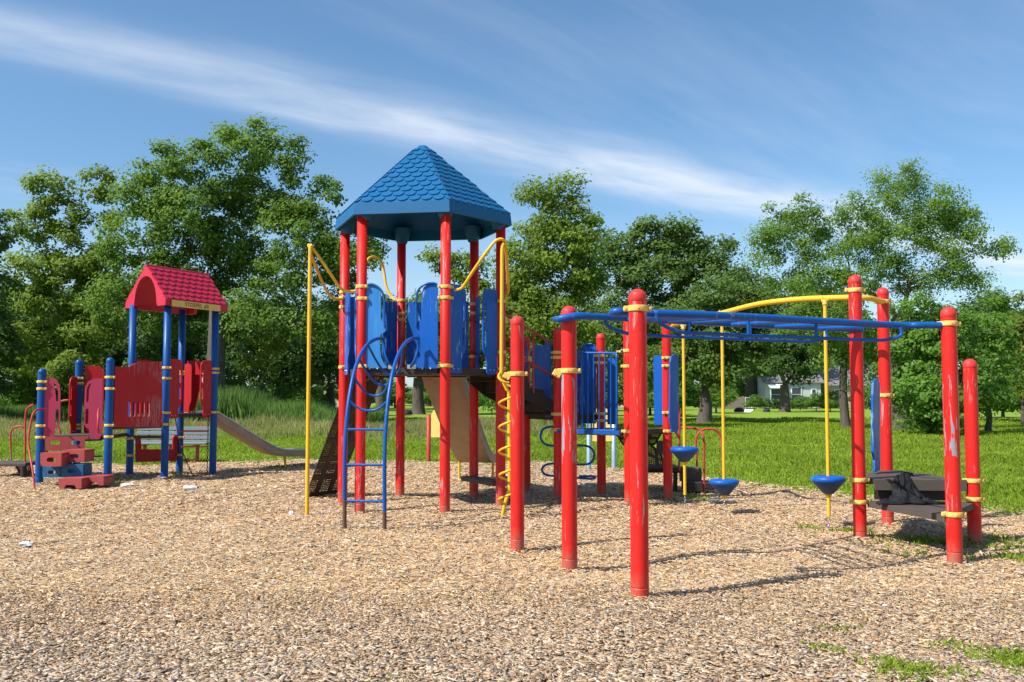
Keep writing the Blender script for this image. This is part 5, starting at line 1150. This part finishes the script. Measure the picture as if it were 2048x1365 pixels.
# decks
dk = MB(); prism(dk, inset([A1, A2, A4, A3_], .93), 1.04, 1.10); dk.build('deck', M['brown'], sm)
dk = MB(); prism(dk, inset([L1, L3, A1, L2], .92), .70, .765); dk.build('deck', M['grey'], sm)
dk = MB(); prism(dk, inset([L3, A2, A1], .9), .86, .92); dk.build('deck', M['grey'], sm)
# big red barrier with slots
Z1 = (0, 500, 2.625)
p_ = pxp('barrier_panel', L3, A2, [(598, 930), (592, 900), (598, 622), (612, 614), (668, 616), (700, 598), (735, 588), (845, 586), (848, 930)], [[(668, 796), (680, 876)], [(691, 796), (704, 876)], [(716, 796), (729, 876)], [(740, 796), (753, 876)], [(765, 796), (778, 876)]], .022, 'redscr', sm, off=.02, src=Z1)
p_['label'] = 'scratched red barrier panel with five slots'
entry_panel(sm, A2, A4, .07, .36, 1.02, 2.07, 1, 'redp'); entry_panel(sm, A2, A4, .80, 1.07, 1.02, 2.07, -1, 'redp')
entry_panel(sm, A1, A3_, .1, .5, 1.02, 2.07, 1, 'redp'); entry_panel(sm, A3_, A4, .08, .25, 1.05, 2.02, 1, 'redp', slots=False); entry_panel(sm, L2, A1, .1, .42, .75, 1.95, 1, 'redp')
entry_panel(sm, L1, L2, 1.0, 1.28, .75, 1.75, -1, 'redp')
pxp('hood_panel', (-6.0, 18.0), (-5.3, 17.75), [(985, 845), (985, 585), (1050, 583), (1052, 600), (1050, 720), (1025, 835), (1010, 848)], [], .03, 'redp', sm, src=Z1)
# pink entry panels
Zs = (0, 700, 4.55)
pxp('entry_panel', L1, L3, [(392, 258), (470, 256), (515, 272), (545, 315), (553, 370), (552, 650), (540, 690), (503, 720), (498, 795), (490, 822), (405, 822), (382, 790)],
    [[(488, 296), (515, 320), (532, 380), (532, 470), (516, 472), (508, 400), (500, 330)], [(510, 540), (536, 682)]], .022, 'pinkp', sm, src=Zs, off=.02)
pxp('entry_panel', L1, L3, [(937, 258), (860, 262), (803, 290), (776, 345), (770, 500), (770, 560), (770, 685), (785, 705), (812, 725), (818, 800), (830, 812), (905, 812), (925, 780), (937, 700)],
    [[(838, 298), (812, 315), (791, 350), (788, 475), (808, 475), (814, 360)], [(782, 535), (806, 675)]], .022, 'pinkp', sm, src=Zs, off=.02)
pxp('step_plate', L1, L3, [(423, 790), (812, 785), (812, 806), (780, 812), (778, 915), (423, 915)], [[(465, 825), (553, 862)], [(650, 825), (740, 862)]], .03, 'stepred', sm, src=Zs, off=.06)
def block(x0, x1, y0, y1, Y, dep, mat, foot=False):
    a = Wp(x0, y1, Y); b = Wp(x1, y0, Y); w_, h_ = b.x-a.x, b.z-a.z; cx = (a.x+b.x)/2
    o_ = [(0, 0), (0, h_), (w_, h_), (w_, 0)]; hs_ = []
    if foot: o_ = [(0, 0), (0, h_), (w_, h_), (w_, 0), (w_*.78, 0), (w_*.70, h_*.35), (w_*.30, h_*.35), (w_*.22, 0)]
    else: hs_ = [[(p[0], p[1]+a.z) for p in slot(w_*.30, h_*.32, w_*.72, h_*.66)]]
    o_ = [(p[0], p[1]+a.z) for p in o_]
    m = MB().plate(o_, hs_, (a.x, Y), (b.x, Y), .03)
    m.box((cx, Y+dep/2+.0155, b.z-.016), (w_-.002, dep, .03), bev=.006); m.box((a.x+.016, Y+dep/2+.0155, (a.z+b.z)/2-.017), (.028, dep-.01, h_-.034)); m.box((b.x-.016, Y+dep/2+.0155, (a.z+b.z)/2-.017), (.028, dep-.01, h_-.034))
    return m.build('step_block', M[mat], sm)
block(81, 124, 906, 933, 14.75, .34, 'stepred'); block(127, 170, 900, 925, 15.0, .34, 'stepred')
block(123, 167, 929, 955, 14.9, .30, 'stepblue'); block(85.5, 122, 934, 955, 15.05, .28, 'stepblue')
block(118.5, 164, 957, 977.5, 14.55, .34, 'stepred', True); block(165.5, 208, 953, 971, 14.8, .34, 'stepred', True)
tb = lambda pts, r=.0165, mat='redrail', nm='hand_rail', src=Zs, c=4: MB().tube([Wp(p[0]/src[2]+src[0], p[1]/src[2]+src[1], p[2]) for p in pts], r, 8, curve=c).build(nm, M[mat], sm, fix=False)
tb([(420, 541, 15.3), (380, 540, 15.2), (335, 548, 15.0), (298, 590, 14.9), (278, 680, 14.85), (262, 770, 14.8), (258, 850, 14.75), (275, 970, 14.65), (300, 1120, 14.5), (318, 1290, 14.4)])
tb([(905, 535, 15.3), (895, 560, 15.1), (893, 640, 15.0), (893, 720, 15.0), (905, 755, 15.2)])
tb([(305, 497, 16.3), (265, 520, 16.3), (240, 550, 16.3), (232, 610, 16.3), (230, 760, 16.3), (228, 1020, 16.3)])
tb([(220, 715, 16.6), (205, 700, 16.6), (165, 698, 16.6), (120, 715, 16.6), (98, 760, 16.6), (97, 850, 16.6), (102, 1005, 16.6)])
tb([(550, 475, 16.9), (575, 462, 16.9), (620, 458, 16.9)]); tb([(530, 705, 16.9), (545, 730, 16.9), (550, 770, 16.9)])
for y_ in (822, 970, 1122): tb([(770, y_+4, 16.0), (930, y_-2, 16.0)], .013, 'blue', 'rung', c=0)
MB().box((Wp(20, 930, 16.6).x, 16.75, .235), (.75, .7, .06), bev=.01).build('transfer_step', M['grey'], sm)
perfplate('punched_riser', [Wp(31, 928, 16.5), Wp(62, 925, 16.9), Wp(62, 955, 16.9), Wp(42, 955, 16.5)], sm)
perfplate('punched_riser', [Wp(82, 875, 16.4), Wp(96, 880, 16.9), Wp(90, 950, 16.9), Wp(83, 950, 16.4)], sm)
MB().tube([Wp(47, 932, 16.4), Wp(47, 966, 16.4)], .05, 6).build('transfer_leg', M['brown'], sm)
MB().box((-6.35, 16.6, .70), (.5, .05, .05)).build('deck_beam', M['grey'], sm)
# low red bench panel between rear posts
Z7 = (220, 510, 3.033)
pxp('low_panel', A1, A3_, [(156, 1100), (172, 1094), (184, 1104), (188, 1180), (378, 1180), (380, 1110), (392, 1094), (410, 1094), (412, 1120), (410, 1235), (395, 1250), (156, 1258)], [], .03, 'redp', sm, src=Z7)
# chain ladder
def chainpx(a, b, n=16):
    m = MB()
    for i in range(n):
        p, q_ = a.lerp(b, i/n), a.lerp(b, (i+1.15)/n); d = (q_-p).normalized(); s_ = d.cross(Vector((0, 1, 0)) if i % 2 else Vector((1, 0, 0))).normalized()*.011
        m.tube([p+s_*.3, p.lerp(q_, .25)+s_, p.lerp(q_, .75)+s_, q_+s_*.3, q_-s_*.3, p.lerp(q_, .75)-s_, p.lerp(q_, .25)-s_, p-s_*.3], .005, 4, closed=True)
    return m
cl1 = chainpx(Wp(349, 830, 16.95), Wp(365, 905, 16.85)).build('chain_ladder', M['dark'], sm, fix=False)
chainpx(Wp(365, 905, 16.85), Wp(386, 952, 16.9), 10).build('chain', M['dark'], cl1, fix=False); chainpx(Wp(417, 829, 17.45), Wp(414, 951, 17.3), 26).build('chain', M['dark'], cl1, fix=False)
for x0, x1, y_, b in ((356, 416, 863, 0), (362, 416, 894, 0), (370, 415, 922, 1), (386, 413, 951, 2)): MB().tube([Wp(x0, y_, 16.9), Wp(x1, y_+b, 17.35)], .012, 8).build('rung', M['redrail'], cl1, fix=False)
# slide
s0 = Vector((-5.83, 17.85, 0)); dn = Vector((.66, .75, 0)).normalized()
sl, lat = slide(sm, [s0+Vector((0, 0, 1.08)), s0+dn*.15+Vector((0, 0, 1.04)), s0+dn*.4+Vector((0, 0, .86)), s0+dn*1.3+Vector((0, 0, .36)), s0+dn*1.6+Vector((0, 0, .24)), s0+dn*1.85+Vector((0, 0, .20)), s0+dn*2.25+Vector((0, 0, .19))], .23, .13)
for k, sg in ((1.75, 1), (2.0, -1)): q = s0+dn*k+lat*sg*.2; MB().tube([(q.x, q.y, -.1), (q.x, q.y, .26)], .021, 8).build('slide_leg', M['yellow' if sg > 0 else 'yclamp'], sl, fix=False)

# ============================================================ other things
# park bench behind the small tower
bx0, bx1, BY = Wp(270, 900, 20.6).x, Wp(421, 900, 20.6).x, 20.6; bl_ = bx1-bx0; bc = (bx0+bx1)/2
bn = empty('park_bench', (bc, BY, 0), 'grey plank park bench behind the small blue post play structure', 'bench')
for k in range(4): z = zof(340, 857+k*9.0, BY); MB().box((bc, BY+.10-.012*k, z-.01), (bl_, .035, .082), rx=-.12, bev=.008).build('back_slat', M['bench'], bn)
for k in range(3): MB().box((bc, BY-.02-.13*k, .40), (bl_, .12, .04), bev=.008).build('seat_slat', M['bench'], bn)
for x in (bx0+.25, (bx0+bx1)/2, bx1-.25):
    m = MB(); m.box((x, BY-.10, .17), (.06, .06, .44)); m.box((x, BY-.10, .365), (.05, .4, .03)); m.box((x, BY+.13, .60), (.05, .03, .42), rx=-.12); m.build('leg', M['stepred'], bn)
# yellow free standing play panels
def play_panel(lab, x0, x1, Y, z0, z1, pmat, posts, grp):
    r_ = empty('activity_board', ((x0+x1)/2, Y, 0), lab, 'play panel', grp); w_ = x1-x0
    o_ = [(0, z0), (0, z1-.22)]+[(w_/2-w_/2*math.cos(t_), z1-.22+.22*math.sin(t_)) for t_ in np.linspace(.2, math.pi-.2, 9)]+[(w_, z1-.22), (w_, z0)]
    MB().plate(o_, [], (x0, Y), (x1, Y), .025).build('board', M['yboard'], r_)
    for x, zt in posts: MB().lathe([(.045, -.1), (.045, zt), (.001, zt+.01)], (x, Y+.02, 0), 16).build('leg', M[pmat], r_)
X_ = lambda px_, Y: Wp(px_, 900, Y).x
play_panel('yellow arched panel on a red post seen under the hexagonal tower', X_(862, 21), X_(912, 21), 21, zof(870, 875, 21), zof(870, 813, 21), 'redrail', [(X_(857, 21), zof(857, 830, 21)), (X_(916, 21), zof(857, 830, 21))], 'yellow play panels at the lawn edge')
play_panel('yellow panel between two bluish galvanised posts behind the blue railing', X_(1185, 18.4), X_(1224, 18.4), 18.4, zof(1200, 883, 18.4), zof(1200, 815, 18.4), 'galv', [(X_(1178, 18.4), zof(1178, 800, 18.4)), (X_(1228, 18.4), zof(1228, 800, 18.4))], 'yellow play panels at the lawn edge')
# litter
def bottle(px_, py_, lab, L=.20, r=.033, rz=.1):
    Y = H*F/(py_-791.6); c = Wp(px_, py_, Y); r_ = empty('plastic_bottle', (c.x, Y, 0), lab, 'bottle'); ax = Vector((math.cos(rz), math.sin(rz), 0)); z = float(gz(c.x, Y))+.012+r
    MB().lathe([(.001, -L/2), (r*.9, -L/2+.005), (r, -L/2+.02), (r*.93, -L*.1), (r, 0), (r, L*.2), (r*.45, L*.40), (r*.4, L*.5)], (c.x, Y, z), 14, axis=ax).build('bottle_body', M['white'], r_)
    MB().lathe([(r*.46, 0), (r*.46, .022), (.001, .024)], (c.x+ax.x*L*.47, Y+ax.y*L*.47, z), 12, axis=ax).build('cap', M['bluep'], r_)
bottle(381, 985, 'crushed clear plastic bottle with blue cap lying on the chips at the left')
def crumple(name, px_, py_, sz, lab, cat, mat, flat=.5, seed=1):
    Y = H*F/(py_-791.6); c = Wp(px_, py_, Y); r0 = np.random.default_rng(seed); m = MB(); n = 9; vs = []; fs = []
    for i in range(n+1):
        for j in range(14):
            th_ = math.pi*i/n; ph = 2*math.pi*j/14; rr = sz*(.7+.45*r0.random()); vs.append((c.x+rr*math.sin(th_)*math.cos(ph), Y+rr*.7*math.sin(th_)*math.sin(ph), float(gz(c.x, Y))+.01+sz*flat*.6+rr*flat*math.cos(th_)))
    for i in range(n):
        for j in range(14): fs.append((i*14+j, i*14+(j+1) % 14, (i+1)*14+(j+1) % 14, (i+1)*14+j))
    m.add(vs, fs, False); return tag(m.build(name, M[mat]), lab, cat)
crumple('paper_scrap', 255, 972, .10, 'crumpled white paper lying between the small tower and its block steps', 'litter', 'white', .3, 1)
crumple('plastic_bag', 52, 1085, .075, 'small crumpled silvery wrapper on the chips at the far left', 'litter', 'white', .4, 2)
crumple('plastic_cup', 583, 1030, .035, 'small clear cup lying left of the yellow sliding pole', 'litter', 'white', .9, 3)
crumple('paper_scrap', 1770, 1207, .018, 'tiny red and white wrapper on the chips at the lower right', 'litter', 'white', .4, 4)
crumple('bottle_cap', 1370, 1188, .014, 'tiny blue cap in the shadow beside the nearest post', 'litter', 'bluep', .5, 5)
crumple('paper_scrap', 1425, 1000, .09, 'pale flat scrap on the chips between two blue pods', 'litter', 'bench', .12, 6)
